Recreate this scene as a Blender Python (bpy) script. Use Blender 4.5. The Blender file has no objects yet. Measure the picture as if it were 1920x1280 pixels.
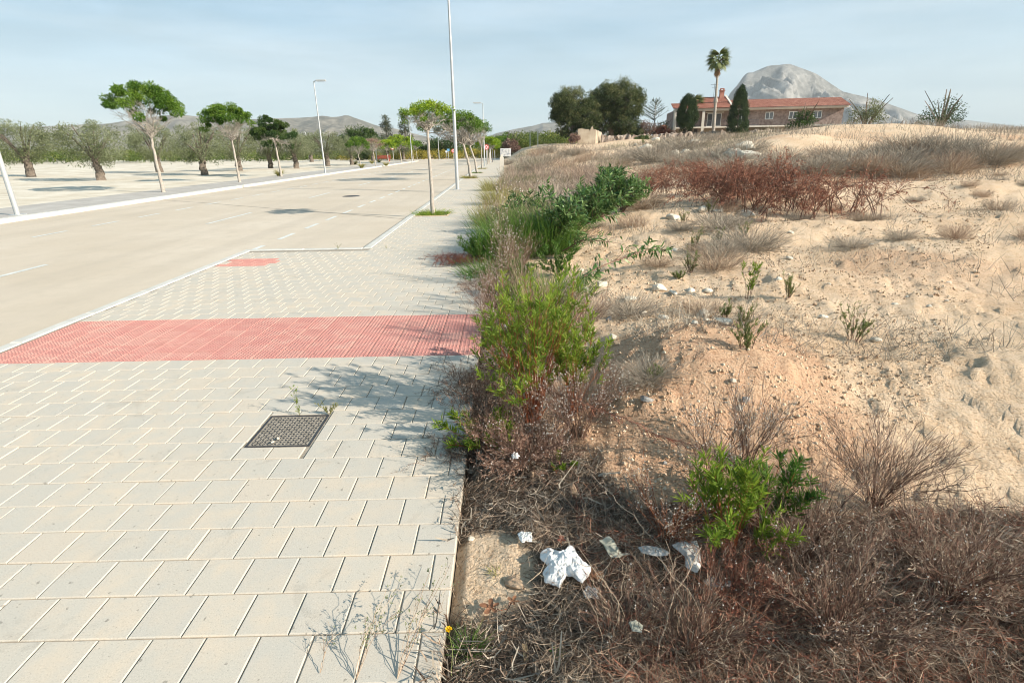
import bpy, math
import numpy as np
from mathutils import Matrix, Vector

SC = bpy.context.scene
COL = SC.collection
rad = math.radians

# ------------------------------------------------------------------ camera
FOC = 1000.0                       # focal length in pixels of a 1920 wide frame
PITCH, ROLL, YAW, EYE = rad(19.87), rad(-0.9), rad(0.55), 1.7
F_ = np.array([math.sin(YAW) * math.cos(PITCH), math.cos(YAW) * math.cos(PITCH), -math.sin(PITCH)])
R0_ = np.array([math.cos(YAW), -math.sin(YAW), 0.0])
U0_ = np.cross(R0_, F_)
A_ = R0_ * math.cos(ROLL) + U0_ * math.sin(ROLL)
B_ = -R0_ * math.sin(ROLL) + U0_ * math.cos(ROLL)
cam = bpy.data.cameras.new("camera")
cam.sensor_fit = 'HORIZONTAL'
cam.sensor_width = 36.0
cam.lens = FOC / 1920.0 * 36.0
cam.clip_start = 0.05
cam.clip_end = 20000
camo = bpy.data.objects.new("camera", cam)
COL.objects.link(camo)
camo.matrix_world = Matrix(((A_[0], B_[0], -F_[0], 0), (A_[1], B_[1], -F_[1], 0), (A_[2], B_[2], -F_[2], EYE), (0, 0, 0, 1)))
SC.camera = camo

# ------------------------------------------------------------------ sky, sun, exposure
SUN_EL, SUN_AZ = rad(27), rad(115)          # azimuth clockwise from +Y (north)
w = bpy.data.worlds.new("World")
SC.world = w
w.use_nodes = True
nt = w.node_tree
nt.nodes.clear()
wo = nt.nodes.new('ShaderNodeOutputWorld')
bg = nt.nodes.new('ShaderNodeBackground')
bg.inputs[1].default_value = 0.15
sky = nt.nodes.new('ShaderNodeTexSky')
sky.sky_type = 'NISHITA'
sky.sun_disc = False
sky.sun_elevation = SUN_EL
sky.sun_rotation = SUN_AZ
sky.altitude = 50
sky.air_density = 1.0
sky.dust_density = 1.3
sky.ozone_density = 1.6
tc = nt.nodes.new('ShaderNodeTexCoord')
mp = nt.nodes.new('ShaderNodeMapping')
mp.inputs['Scale'].default_value = (1.2, 1.2, 7.0)
mp.inputs['Rotation'].default_value = (0.06, 0.1, 0.4)
nz = nt.nodes.new('ShaderNodeTexNoise')
nz.inputs['Scale'].default_value = 2.2
nz.inputs['Detail'].default_value = 7
nz.inputs['Roughness'].default_value = 0.62
nz.inputs['Distortion'].default_value = 0.5
cr = nt.nodes.new('ShaderNodeMapRange')
cr.inputs[1].default_value = 0.36
cr.inputs[2].default_value = 0.72
cr.inputs[3].default_value = 0.80
cr.inputs[4].default_value = 0.95
mx = nt.nodes.new('ShaderNodeMix')
mx.data_type = 'RGBA'
# thin high cloud veil, whiter toward the horizon and in long wisps
sx_ = nt.nodes.new('ShaderNodeSeparateXYZ'); nt.links.new(tc.outputs['Generated'], sx_.inputs[0])
ez = nt.nodes.new('ShaderNodeMapRange'); nt.links.new(sx_.outputs['Z'], ez.inputs[0])
ez.inputs[1].default_value = 0.0; ez.inputs[2].default_value = 0.26; ez.inputs[3].default_value = 1.0; ez.inputs[4].default_value = 0.0
vc = nt.nodes.new('ShaderNodeMix'); vc.data_type = 'RGBA'
vc.inputs[6].default_value = (.55, 1.14, 1.54, 1); vc.inputs[7].default_value = (1.42, 1.96, 2.22, 1)
nt.links.new(ez.outputs[0], vc.inputs[0])
n2_ = nt.nodes.new('ShaderNodeTexNoise'); n2_.inputs['Scale'].default_value = 1.6; n2_.inputs['Detail'].default_value = 8; n2_.inputs['Roughness'].default_value = .6
m2_ = nt.nodes.new('ShaderNodeMapping'); m2_.inputs['Scale'].default_value = (1.0, 1.4, 9.0); m2_.inputs['Rotation'].default_value = (-0.1, 0.12, 1.1)
nt.links.new(tc.outputs['Generated'], m2_.inputs[0]); nt.links.new(m2_.outputs[0], n2_.inputs['Vector'])
wr = nt.nodes.new('ShaderNodeMapRange'); nt.links.new(n2_.outputs['Fac'], wr.inputs[0]); wr.inputs[1].default_value = .42; wr.inputs[2].default_value = .74; wr.inputs[4].default_value = .6
wv = nt.nodes.new('ShaderNodeMix'); wv.data_type = 'RGBA'; wv.inputs[7].default_value = (2.15, 2.5, 2.65, 1)
nt.links.new(wr.outputs[0], wv.inputs[0]); nt.links.new(vc.outputs[2], wv.inputs[6]); nt.links.new(wv.outputs[2], mx.inputs[7])
nt.links.new(tc.outputs['Generated'], mp.inputs[0])
nt.links.new(mp.outputs[0], nz.inputs['Vector'])
nt.links.new(nz.outputs['Fac'], cr.inputs[0])
nt.links.new(cr.outputs[0], mx.inputs[0])
nt.links.new(sky.outputs[0], mx.inputs[6])
nt.links.new(mx.outputs[2], bg.inputs[0])
nt.links.new(bg.outputs[0], wo.inputs[0])

sun = bpy.data.lights.new("sun", 'SUN')
sun.energy = 3.5
sun.angle = rad(0.6)
sun.color = (1.0, 0.91, 0.78)
suno = bpy.data.objects.new("sun", sun)
COL.objects.link(suno)
sd = Vector((math.sin(SUN_AZ) * math.cos(SUN_EL), math.cos(SUN_AZ) * math.cos(SUN_EL), math.sin(SUN_EL)))
suno.rotation_euler = (-sd).to_track_quat('-Z', 'Y').to_euler()
SC.view_settings.view_transform = 'Standard'
SC.view_settings.look = 'None'
SC.view_settings.gamma = 1
SC.view_settings.use_curve_mapping = False
SC.view_settings.exposure = 1.28
SC.cycles.filter_width = 1.0
SC.cycles.max_bounces = 6
SC.cycles.transparent_max_bounces = 12
SC.cycles.volume_bounces = 0

# ------------------------------------------------------------------ helpers: numbers
rng = np.random.default_rng(11)
NT = rng.random((256, 256))


def vn(x, y):
    x = np.asarray(x, float); y = np.asarray(y, float)
    xi = np.floor(x).astype(int); yi = np.floor(y).astype(int)
    fx = x - xi; fy = y - yi
    fx = fx * fx * (3 - 2 * fx); fy = fy * fy * (3 - 2 * fy)
    a = NT[xi & 255, yi & 255]; b = NT[(xi + 1) & 255, yi & 255]
    c = NT[xi & 255, (yi + 1) & 255]; d = NT[(xi + 1) & 255, (yi + 1) & 255]
    return (a * (1 - fx) + b * fx) * (1 - fy) + (c * (1 - fx) + d * fx) * fy


def fbm(x, y, o=4):
    s = 0; a = .5; t = 0
    for i in range(o):
        s = s + a * vn(x * 2 ** i + 17.3 * i, y * 2 ** i + 5.1 * i); t += a; a *= .5
    return s / t - .5


def ss(a, b, x):
    t = np.clip((np.asarray(x, float) - a) / (b - a), 0, 1)
    return t * t * (3 - 2 * t)


EDGE = -0.25        # right edge of the paving

MOUNDS = [  # x, y, rx, ry, rot, h, sharp
    (1.45, 3.6, .82, .85, .2, .36, 1.25), (2.3, 4.6, 1.3, .8, -.1, .12, 1), (.8, 2.75, .5, .5, .3, .12, 1),
    (1.0, 6.2, .9, .45, .2, .07, 1), (3.3, 6.4, 1.8, .7, -.25, .14, 1), (5.6, 9.8, 2.2, .9, 0, .22, 1),
    (3.9, 12.2, 1.4, .8, .1, .16, 1), (7.5, 14.5, 3, 1.4, .2, .35, 1),
    (5.4, 52, 2.2, 3.0, 0, 1.5, 1.3), (3.1, 49, 2.0, 2.5, 0, .7, 1.3), (7.4, 47, 2.2, 3.0, 0, .7, 1.3), (11.5, 52, 3.4, 3, 0, .85, 1.2), (9.0, 46, 2, 3.0, 0, .5, 1),
    (17.5, 57, 4.0, 4, 0, .95, 1.2), (13.5, 48, 4, 4, 0, .6, 1),
    (21, 44, 3.6, 3.5, .3, .75, 1.2), (15.5, 31, 3.2, 3, .3, .75, 1.2), (18.5, 36, 3.6, 3.5, 0, .8, 1.2), (24, 36, 4, 4, 0, .9, 1.2), (12.0, 26, 2.5, 2, 0, .35, 1),
    (30, 42, 6, 5, 0, .8, 1), (38, 50, 8, 6, 0, .8, 1), (20, 22, 4, 3, 0, .5, 1), (10.5, 20, 3, 2, 0, .4, 1),
    (12, 14, 3, 2, 0, .35, 1), (6.5, 7.5, 1.5, 1.1, 0, .18, 1), (4.6, 3.6, 1.2, 1.2, 0, .16, 1), (9.5, 10, 2, 1.2, 0, .2, 1),
]


def H(x, y):
    x = np.asarray(x, float); y = np.asarray(y, float)
    d = x - EDGE
    wx = ss(0, 4, d)
    z = -.035 + wx * .0165 * np.clip(y, 0, 100) + ss(4, 34, y) * 1.55 * ss(3, 24, x) * ss(0, 1, x / np.maximum(y, 4) * 2.1)
    z = z + wx * .65 * ss(60, 82, y) * ss(2, 8, x) * (1 - .9 * ss(18, 25, x))
    for (mx_, my, rx, ry, ro, h, p) in MOUNDS:
        c, s = math.cos(ro), math.sin(ro)
        u = ((x - mx_) * c + (y - my) * s) / rx; v = (-(x - mx_) * s + (y - my) * c) / ry
        z = z + h * (.55 if my > 40 else .8 if my > 20 else 1) * np.exp(-(u * u + v * v) ** p * 1.1)
    k = ss(0, .5, d)
    z = z + k * (.10 * fbm(x * .9, y * .9, 3) + .05 * fbm(x * 4, y * 4, 3)) + (.25 + .75 * k) * .022 * fbm(x * 22, y * 22, 3) + k * .034 * np.maximum(0, fbm(x * 8 + 5, y * 8, 4) - .06) * 3 * (1 - ss(8, 20, y))
    z = z + ss(10, 30, y) * k * .45 * fbm(x * .22, y * .22, 3)
    z = z + k * (1 - ss(9, 22, y)) * (.022 * ss(.02, .05, fbm(x * 2.4 + 11, y * 2.9, 5)) + .018 * np.maximum(0, fbm(x * 11, y * 13 + 3, 4)) * 4)
    z = z - .03 * (1 - ss(0, .06, d))
    z = z * (1 - ss(220, 380, y)) - .3 * ss(220, 380, y)
    return z


def ray(px, py):
    d = (px - 960) * A_ - (py - 640) * B_ + FOC * F_
    return d / np.linalg.norm(d)


def at(px, py, z=0.0):
    d = ray(px, py); t = (z - EYE) / d[2]
    return np.array([d[0] * t, d[1] * t, z])


def atY(px, py, Y):
    d = ray(px, py); t = Y / d[1]
    return np.array([d[0] * t, Y, EYE + d[2] * t])


_TT = np.concatenate([np.arange(1.2, 12, .01), np.geomspace(12, 260, 1500)])


def att(px, py):
    """point of the lot seen at a pixel"""
    d = ray(px, py)
    P = d[None] * _TT[:, None]
    zz = P[:, 2] + EYE
    b = np.nonzero(zz < H(P[:, 0], P[:, 1]))[0]
    i = b[0] if len(b) else len(_TT) - 1
    return np.array([P[i, 0], P[i, 1], float(H(P[i, 0], P[i, 1]))])


def gz(x, y):
    return np.array([x, y, float(H(x, y))])


def zfor(X, Y, py):
    lo, hi = -5.0, 60.0
    for _ in range(40):
        m = (lo + hi) / 2; v = np.array([X, Y, m - EYE])
        yy = 640 - FOC * (v @ B_) / (v @ F_)
        if yy > py: lo = m
        else: hi = m
    return m


def project(P):
    v = P - np.array([0, 0, EYE]); zc = v @ F_
    return 960 + FOC * (v @ A_) / zc, 640 - FOC * (v @ B_) / zc, zc


def nrm(v):
    return v / (np.linalg.norm(v, axis=-1, keepdims=True) + 1e-9)


# ------------------------------------------------------------------ helpers: materials
def ramp(nt, fac, stops):
    r = nt.nodes.new('ShaderNodeValToRGB')
    e = r.color_ramp.elements
    while len(e) < len(stops): e.new(0.5)
    for i, (p, c) in enumerate(stops):
        e[i].position = p; e[i].color = (*c, 1)
    if fac is not None: nt.links.new(fac, r.inputs[0])
    return r.outputs[0]


def noise(nt, scale, detail=4, rough=.6, coord='Object', dist=0):
    n = nt.nodes.new('ShaderNodeTexNoise')
    n.inputs['Scale'].default_value = scale; n.inputs['Detail'].default_value = detail
    n.inputs['Roughness'].default_value = rough; n.inputs['Distortion'].default_value = dist
    if coord == 'World':
        g = nt.nodes.new('ShaderNodeNewGeometry'); nt.links.new(g.outputs['Position'], n.inputs['Vector'])
    else:
        t = nt.nodes.new('ShaderNodeTexCoord'); nt.links.new(t.outputs[coord], n.inputs['Vector'])
    return n.outputs['Fac']


def mixc(nt, fac, a, b, mode='MIX'):
    m = nt.nodes.new('ShaderNodeMix'); m.data_type = 'RGBA'; m.blend_type = mode
    for s, v in ((0, fac), (6, a), (7, b)):
        if isinstance(v, (int, float)): m.inputs[s].default_value = v
        elif isinstance(v, tuple): m.inputs[s].default_value = (*v, 1)
        else: nt.links.new(v, m.inputs[s])
    return m.outputs[2]


def mrange(nt, v, a, b, c=0., d=1.):
    m = nt.nodes.new('ShaderNodeMapRange')
    for i, q in enumerate((a, b, c, d)): m.inputs[i + 1].default_value = q
    nt.links.new(v, m.inputs[0]); return m.outputs[0]


def attr(nt, name='face_tone'):
    a = nt.nodes.new('ShaderNodeAttribute'); a.attribute_name = name
    return a.outputs['Fac']


def newmat(name):
    m = bpy.data.materials.new(name); m.use_nodes = True
    nt = m.node_tree; b = nt.nodes['Principled BSDF']
    return m, nt, b


def bump(nt, b, h, strength, dist=.01):
    n = nt.nodes.new('ShaderNodeBump'); n.inputs['Strength'].default_value = strength
    n.inputs['Distance'].default_value = dist
    nt.links.new(h, n.inputs['Height']); nt.links.new(n.outputs[0], b.inputs['Normal'])


def leafmat(name, cols, trans=.35, rough=.55, vary=.0):
    """foliage: colour from the per-leaf tone: random, with highlights painted into some crowns"""
    m, nt, b = newmat(name)
    st = [(i / (len(cols) - 1), c) for i, c in enumerate(cols)]
    c = ramp(nt, attr(nt), st)
    if vary:
        n = noise(nt, vary, 2, .5, 'World')
        c = mixc(nt, mrange(nt, n, .35, .65, 0, .45), c, cols[0])
    nt.links.new(c, b.inputs['Base Color'])
    b.inputs['Roughness'].default_value = rough
    b.inputs['Specular IOR Level'].default_value = .3
    if trans:
        t = nt.nodes.new('ShaderNodeBsdfTranslucent'); nt.links.new(c, t.inputs[0])
        x = nt.nodes.new('ShaderNodeMixShader'); x.inputs[0].default_value = trans
        nt.links.new(b.outputs[0], x.inputs[1]); nt.links.new(t.outputs[0], x.inputs[2])
        nt.links.new(x.outputs[0], nt.nodes['Material Output'].inputs[0])
    return m


def surf(name, c1, c2, scale=8, rough=.8, bs=0, bscale=60, bdist=.004, spec=.3, metal=0, coord='Object', lo=.35, hi=.65):
    m, nt, b = newmat(name)
    c = ramp(nt, noise(nt, scale, 5, .6, coord), [(lo, c1), (hi, c2)])
    nt.links.new(c, b.inputs['Base Color'])
    b.inputs['Roughness'].default_value = rough; b.inputs['Metallic'].default_value = metal
    b.inputs['Specular IOR Level'].default_value = spec
    if bs: bump(nt, b, noise(nt, bscale, 4, .6, coord), bs, bdist)
    return m


M = {}
M['galv'] = surf('galvanised_steel', (.42, .43, .43), (.52, .53, .52), 3, .45, metal=.35)
M['darkmetal'] = surf('dark_metal', (.10, .10, .11), (.16, .16, .17), 4, .5, metal=.3)
M['bark'] = surf('grey_bark', (.29, .255, .215), (.42, .38, .33), 14, .9, .6, 40)
M['darkbark'] = surf('dark_bark', (.10, .08, .065), (.2, .165, .13), 10, .9, .6, 25, .02)
M['white_wall'] = surf('cream_render', (.58, .53, .45), (.68, .63, .55), .8, .85)
M['grey_wall'] = surf('grey_render', (.40, .36, .30), (.50, .45, .39), .7, .9)
M['kerb'] = surf('pale_kerb_concrete', (.46, .45, .41), (.60, .58, .53), 3, .85, .3, 80)
M['paint'] = surf('white_road_paint', (.52, .53, .50), (.66, .66, .62), 6, .7)
M['seam'] = surf('road_seam', (.12, .11, .10), (.2, .18, .16), 6, .9)
M['iron'] = surf('cast_iron', (.022, .024, .03), (.06, .06, .066), 30, .75, .5, 120, .002, metal=0)
M['stone'] = surf('pale_stone', (.48, .42, .33), (.66, .60, .50), 9, .9, .7, 60, .006)
M['clod'] = leafmat('soil_crumbs', [(.36, .23, .14), (.52, .37, .24), (.66, .54, .40)], 0, .95)
M['brownstone'] = surf('brown_stone', (.30, .20, .13), (.46, .33, .22), 14, .9, .8, 70, .006)
M['greystone'] = surf('grey_stone', (.22, .21, .20), (.38, .36, .33), 9, .9, .7, 60, .006)
M['white'] = surf('white_plastic', (.70, .70, .69), (.82, .82, .81), 20, .45, .4, 90, .004)
M['roof'] = surf('red_roof_tile', (.31, .125, .085), (.46, .23, .17), 1.6, .85)
M['housestone'] = surf('brown_house_stone', (.20, .145, .125), (.34, .265, .235), 2.6, .9, .5, 8, .03)
M['glass'] = surf('window_glass', (.10, .11, .12), (.20, .21, .22), .7, .12, spec=.6)
M['benchred'] = surf('red_bench', (.25, .06, .045), (.34, .09, .06), 3, .6)
M['wood'] = surf('dry_wood', (.40, .27, .14), (.58, .42, .24), 30, .8, .3, 80, .002)
M['card'] = surf('grey_cardboard', (.26, .255, .20), (.40, .39, .32), 25, .9, .4, 90, .002)
M['rubble'] = surf('rubble_wall_stone', (.15, .12, .10), (.34, .28, .23), 1.4, .95, .8, 6, .05)
M['ruin'] = surf('weathered_ruin_render', (.33, .27, .20), (.46, .39, .30), .9, .95, .4, 7, .02)
M['signred'] = surf('sign_red', (.60, .05, .04), (.66, .07, .05), 3, .4)
M['signwhite'] = surf('sign_white', (.74, .74, .74), (.8, .8, .8), 3, .4)
M['signblue'] = surf('sign_blue', (.16, .36, .58), (.20, .42, .62), 3, .4)
M['yellow'] = leafmat('yellow_petals', [(.75, .46, .005), (.85, .6, .01)], .25)
M['orange'] = surf('pale_orange_concrete', (.56, .42, .27), (.66, .52, .36), 4, .85)

# foliage
M['ditt'] = leafmat('fresh_weed_leaves', [(.07, .13, .018), (.17, .26, .03), (.34, .42, .05)], .4)
M['dgrass'] = leafmat('dark_green_grass', [(.03, .075, .014), (.075, .165, .026), (.19, .29, .05)], .35)
M['ygrass'] = leafmat('yellow_green_grass', [(.12, .17, .03), (.28, .27, .08), (.42, .34, .15)], .35)
M['weedmix'] = leafmat('dusty_weed_leaves', [(.10, .11, .05), (.13, .18, .045), (.25, .29, .09), (.33, .28, .15)], .3)
M['acacia'] = leafmat('grey_green_long_leaves', [(.045, .10, .03), (.10, .19, .05), (.22, .30, .11)], .3, .4)
M['dry'] = leafmat('dry_stalks', [(.16, .10, .07), (.33, .235, .16), (.55, .44, .32)], .1, .8)
M['greydry'] = leafmat('grey_dry_stalks', [(.18, .145, .115), (.30, .255, .20), (.45, .40, .32)], .1, .8)
M['pinkdry'] = leafmat('pinkish_dry_stalks', [(.24, .145, .105), (.38, .265, .19), (.52, .42, .30)], .15, .8)
M['reddry'] = leafmat('red_brown_dead_leaves', [(.13, .05, .035), (.30, .11, .07), (.46, .24, .15)], .2, .8)
M['litter'] = leafmat('brown_litter', [(.03, .02, .015), (.12, .075, .05), (.29, .21, .15), (.58, .49, .38)], .05, .8)
M['redstem'] = leafmat('red_stems', [(.19, .05, .025), (.36, .12, .045)], 0, .6)
M['brownstem'] = leafmat('brown_stems', [(.09, .05, .035), (.20, .115, .08)], 0, .8)
M['rustdry'] = leafmat('red_brown_dead_stalks', [(.085, .04, .028), (.20, .105, .07), (.36, .225, .16), (.46, .34, .26)], .1, .8)
M['redpile'] = leafmat('dark_red_dead_leaves', [(.09, .02, .018), (.20, .045, .035), (.30, .10, .06)], .15, .8)
M['fluff'] = leafmat('white_seed_heads', [(.50, .44, .38), (.70, .66, .60)], .3, .9)
M['street'] = leafmat('street_tree_leaves', [(.04, .10, .012), (.09, .18, .02), (.18, .28, .03)], .4)
M['bright'] = leafmat('bright_tree_leaves', [(.08, .16, .01), (.18, .29, .015), (.34, .42, .03)], .4)
M['olive'] = leafmat('olive_leaves', [(.09, .115, .05), (.19, .215, .11), (.31, .33, .20)], .3)
M['pine'] = leafmat('pine_needles', [(.028, .046, .016), (.075, .105, .035), (.20, .20, .08)], .15)
M['cyp'] = leafmat('cypress_foliage', [(.008, .022, .008), (.022, .05, .016), (.06, .09, .03)], .1)
M['dkgreen'] = leafmat('dark_tree_leaves', [(.015, .04, .008), (.04, .085, .018), (.10, .15, .03)], .3)
M['orch'] = leafmat('orchard_leaves', [(.04, .075, .012), (.12, .17, .03), (.30, .30, .07)], .3, vary=.12)
M['band'] = leafmat('mixed_weeds', [(.13, .14, .06), (.20, .19, .10), (.26, .19, .15), (.36, .28, .22), (.50, .42, .33)], .15, .8)
M['yflower'] = leafmat('yellow_flowering_scrub', [(.10, .15, .03), (.33, .28, .05), (.55, .40, .06)], .3)
M['palm'] = leafmat('palm_fronds', [(.06, .10, .03), (.13, .17, .06), (.24, .26, .11)], .25)
M['deadpalm'] = leafmat('dead_palm_fronds', [(.25, .15, .08), (.45, .30, .18)], .2)
M['browntree'] = leafmat('bare_reddish_twigs', [(.16, .09, .07), (.33, .22, .17)], .1)
M['fig'] = leafmat('dry_leaf_blade', [(.20, .085, .05), (.33, .165, .09)], .3)
M['conifer'] = leafmat('grey_green_conifer', [(.03, .045, .025), (.08, .095, .05), (.17, .165, .10)], .15)


def clearfilm(name, alpha):
    m, nt, b = newmat(name)
    b.inputs['Base Color'].default_value = (.66, .64, .60, 1); b.inputs['Roughness'].default_value = .4
    n = noise(nt, 14, 2)
    nt.links.new(mrange(nt, n, .3, .7, alpha * .6, min(1, alpha * 1.5)), b.inputs['Alpha'])
    return m


M['film'] = clearfilm('clear_plastic_film', .42)
M['paper'] = surf('dirty_white_paper', (.52, .49, .44), (.80, .79, .76), 60, .9, .5, 120, .003, lo=.3, hi=.5)
m, nt, b = newmat('white_bag_plastic')
b.inputs['Base Color'].default_value = (.72, .715, .70, 1); b.inputs['Roughness'].default_value = .5
nt.links.new(mrange(nt, noise(nt, 24, 3), .38, .6, .82, 1), b.inputs['Alpha'])
bump(nt, b, noise(nt, 26, 3, .5, 'Object', 1.2), .35, .006)
M['bag'] = m

# soil of the lot
m, nt, b = newmat('sandy_lot_soil')
n1 = noise(nt, .9, 5, .6, 'World'); n2 = noise(nt, 9, 6, .7, 'World'); n3 = noise(nt, 55, 5, .65, 'World')
c = mixc(nt, mrange(nt, n1, .38, .62), (.62, .415, .25), (.70, .51, .34))
c = mixc(nt, mrange(nt, n2, .42, .68, 0, .55), c, (.72, .57, .42))
c = mixc(nt, mrange(nt, n2, .45, .28, 0, .6), c, (.36, .24, .15))
c = mixc(nt, attr(nt, 'mound'), c, mixc(nt, mrange(nt, n2, .35, .65), (.47, .25, .14), (.60, .365, .215)))
c = mixc(nt, attr(nt, 'humus'), c, mixc(nt, mrange(nt, n3, .35, .65), (.03, .02, .015), (.10, .065, .045)))
c = mixc(nt, mrange(nt, n3, .35, .7, 0, .55), c, mixc(nt, .5, c, (.80, .70, .55)))
c = mixc(nt, mrange(nt, n3, .46, .33, 0, .6), c, (.17, .105, .06))
nt.links.new(c, b.inputs['Base Color']); b.inputs['Roughness'].default_value = .95
b.inputs['Specular IOR Level'].default_value = .1
ad = nt.nodes.new('ShaderNodeMath'); ad.operation = 'ADD'
nt.links.new(n2, ad.inputs[0]); nt.links.new(n3, ad.inputs[1])
bump(nt, b, ad.outputs[0], 1.0, .028)
M['soil'] = m

# paver concrete
def concrete(name, base, warm, cool, scale=7):
    m, nt, b = newmat(name)
    oi = nt.nodes.new('ShaderNodeObjectInfo')
    a = nt.nodes.new('ShaderNodeMath'); a.operation = 'ADD'
    nt.links.new(oi.outputs['Random'], a.inputs[0]); nt.links.new(attr(nt), a.inputs[1])
    fr = nt.nodes.new('ShaderNodeMath'); fr.operation = 'FRACT'; nt.links.new(a.outputs[0], fr.inputs[0])
    n = noise(nt, scale, 4, .55, 'World')
    big = noise(nt, .9, 3, .5, 'World')
    fine = noise(nt, 160, 3, .7, 'World')
    c = mixc(nt, mrange(nt, n, .42, .66, 0, .75), base, warm)
    c = mixc(nt, mrange(nt, big, .4, .62, 0, .35), c, cool)
    c = mixc(nt, mrange(nt, fr.outputs[0], 0, 1, 0, .55), c, cool)
    c = mixc(nt, mrange(nt, fr.outputs[0], .86, .95, 0, .4), c, warm)
    st = noise(nt, 2.3, 6, .75, 'World', 1.2)
    c = mixc(nt, mrange(nt, st, .56, .66, 0, .35), c, tuple(.62 * q for q in base))
    c = mixc(nt, mrange(nt, noise(nt, 34, 2, .5, 'World'), .69, .72, 0, .6), c, tuple(.35 * q for q in base))
    c = mixc(nt, mrange(nt, fine, .3, .45, .45, 0), c, tuple(.45 * q for q in base))
    c = mixc(nt, mrange(nt, fine, .58, .72, 0, .4), c, tuple(min(.9, 1.4 * q) for q in base))
    nt.links.new(c, b.inputs['Base Color']); b.inputs['Roughness'].default_value = .92
    b.inputs['Specular IOR Level'].default_value = .15
    bump(nt, b, fine, .35, .002)
    return m


M['paver'] = concrete('paver_concrete', (.51, .46, .385), (.60, .49, .37), (.44, .42, .375))
M['red'] = concrete('red_tactile_concrete', (.50, .235, .20), (.55, .33, .27), (.44, .20, .175))
M['joint'] = surf('joint_sand', (.22, .19, .15), (.36, .31, .25), 30, .95, coord='World')
M['jointred'] = surf('dark_joint_sand', (.20, .13, .10), (.36, .25, .19), 30, .95, coord='World')
# road surface
m, nt, b = newmat('sun_bleached_road')
n1 = noise(nt, .25, 4, .6, 'World'); n2 = noise(nt, 4, 4, .6, 'World'); n3 = noise(nt, 110, 3, .7, 'World')
c = mixc(nt, mrange(nt, n1, .4, .62), (.52, .44, .345), (.58, .50, .405))
c = mixc(nt, mrange(nt, n2, .45, .7, 0, .4), c, (.45, .385, .30))
tt_ = nt.nodes.new('ShaderNodeMapping'); tt_.inputs['Scale'].default_value = (1.0, .03, 1)
gg_ = nt.nodes.new('ShaderNodeNewGeometry'); nt.links.new(gg_.outputs['Position'], tt_.inputs[0])
n4 = nt.nodes.new('ShaderNodeTexNoise'); n4.inputs['Scale'].default_value = 1.1; n4.inputs['Detail'].default_value = 4; nt.links.new(tt_.outputs[0], n4.inputs['Vector'])
c = mixc(nt, mrange(nt, n4.outputs['Fac'], .5, .68, 0, .28), c, (.40, .345, .28))
c = mixc(nt, mrange(nt, n3, .3, .46, .5, 0), c, (.2, .18, .15))
c = mixc(nt, mrange(nt, n3, .56, .72, 0, .4), c, (.68, .62, .54))
nt.links.new(c, b.inputs['Base Color']); b.inputs['Roughness'].default_value = .9
b.inputs['Specular IOR Level'].default_value = .15
bump(nt, b, n3, .3, .004)
M['road'] = m
M['park'] = surf('pale_park_sand', (.50, .43, .33), (.66, .60, .50), .6, .95, .3, 20, .01, coord='World')
M['farwalk'] = surf('grey_far_paving', (.36, .33, .30), (.46, .43, .39), 1.2, .9, .2, 30, coord='World')
M['plain'] = surf('dry_green_plain', (.09, .10, .04), (.24, .20, .11), .05, .95, coord='World')


def mountmat(name, cols, sc_):
    m, nt, b = newmat(name)
    n1 = noise(nt, sc_, 8, .7, 'World', .6); n2 = noise(nt, sc_ * 6, 6, .7, 'World')
    c = ramp(nt, n1, [(.33, cols[0]), (.5, cols[1]), (.66, cols[2])])
    c = mixc(nt, mrange(nt, n2, .5, .66, 0, .6), c, cols[2])
    c = mixc(nt, mrange(nt, n2, .45, .36, 0, .6), c, cols[0])
    nt.links.new(c, b.inputs['Base Color']); b.inputs['Roughness'].default_value = 1
    b.inputs['Specular IOR Level'].default_value = 0
    return m


M['hill'] = mountmat('scrubby_hillside', [(.05, .055, .035), (.13, .115, .085), (.32, .28, .22)], .006)
M['rock'] = mountmat('bare_limestone', [(.09, .09, .08), (.21, .205, .19), (.38, .36, .33)], .006)


# ------------------------------------------------------------------ helpers: objects
def tag(o, label=None, cat=None, group=None, kind=None):
    if label: o['label'] = label
    if cat: o['category'] = cat
    if group: o['group'] = group
    if kind: o['kind'] = kind
    return o


def thing(name, loc, label, cat, group=None, rz=0, scale=1):
    o = bpy.data.objects.new(name, None); COL.objects.link(o)
    o.empty_display_size = .1
    o.location = loc; o.rotation_euler = (0, 0, rz); o.scale = (scale,) * 3
    return tag(o, label, cat, group)


def copy(o, loc, label=None, rz=0, scale=1, group=None):
    c = o.copy(); COL.objects.link(c)
    c.location = loc; c.rotation_euler = (0, 0, rz)
    c.scale = (scale,) * 3 if isinstance(scale, (int, float)) else scale
    if label: c['label'] = label
    if group: c['group'] = group

    def rec(src, dst, lvl):
        for ch in [q for q in bpy.data.objects if q.parent == src] if lvl == 0 else list(src.children):
            d = ch.copy(); COL.objects.link(d); d.parent = dst
            rec(ch, d, lvl + 1)
    rec(o, c, 1)
    return c


STUFFY = {'twigs', 'leaves', 'stems', 'seed_heads', 'petals', 'white_flowers', 'seed_leaves', 'dead_leaves', 'foliage', 'crown', 'limbs', 'branches', 'branch', 'chimney_pot'}


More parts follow.
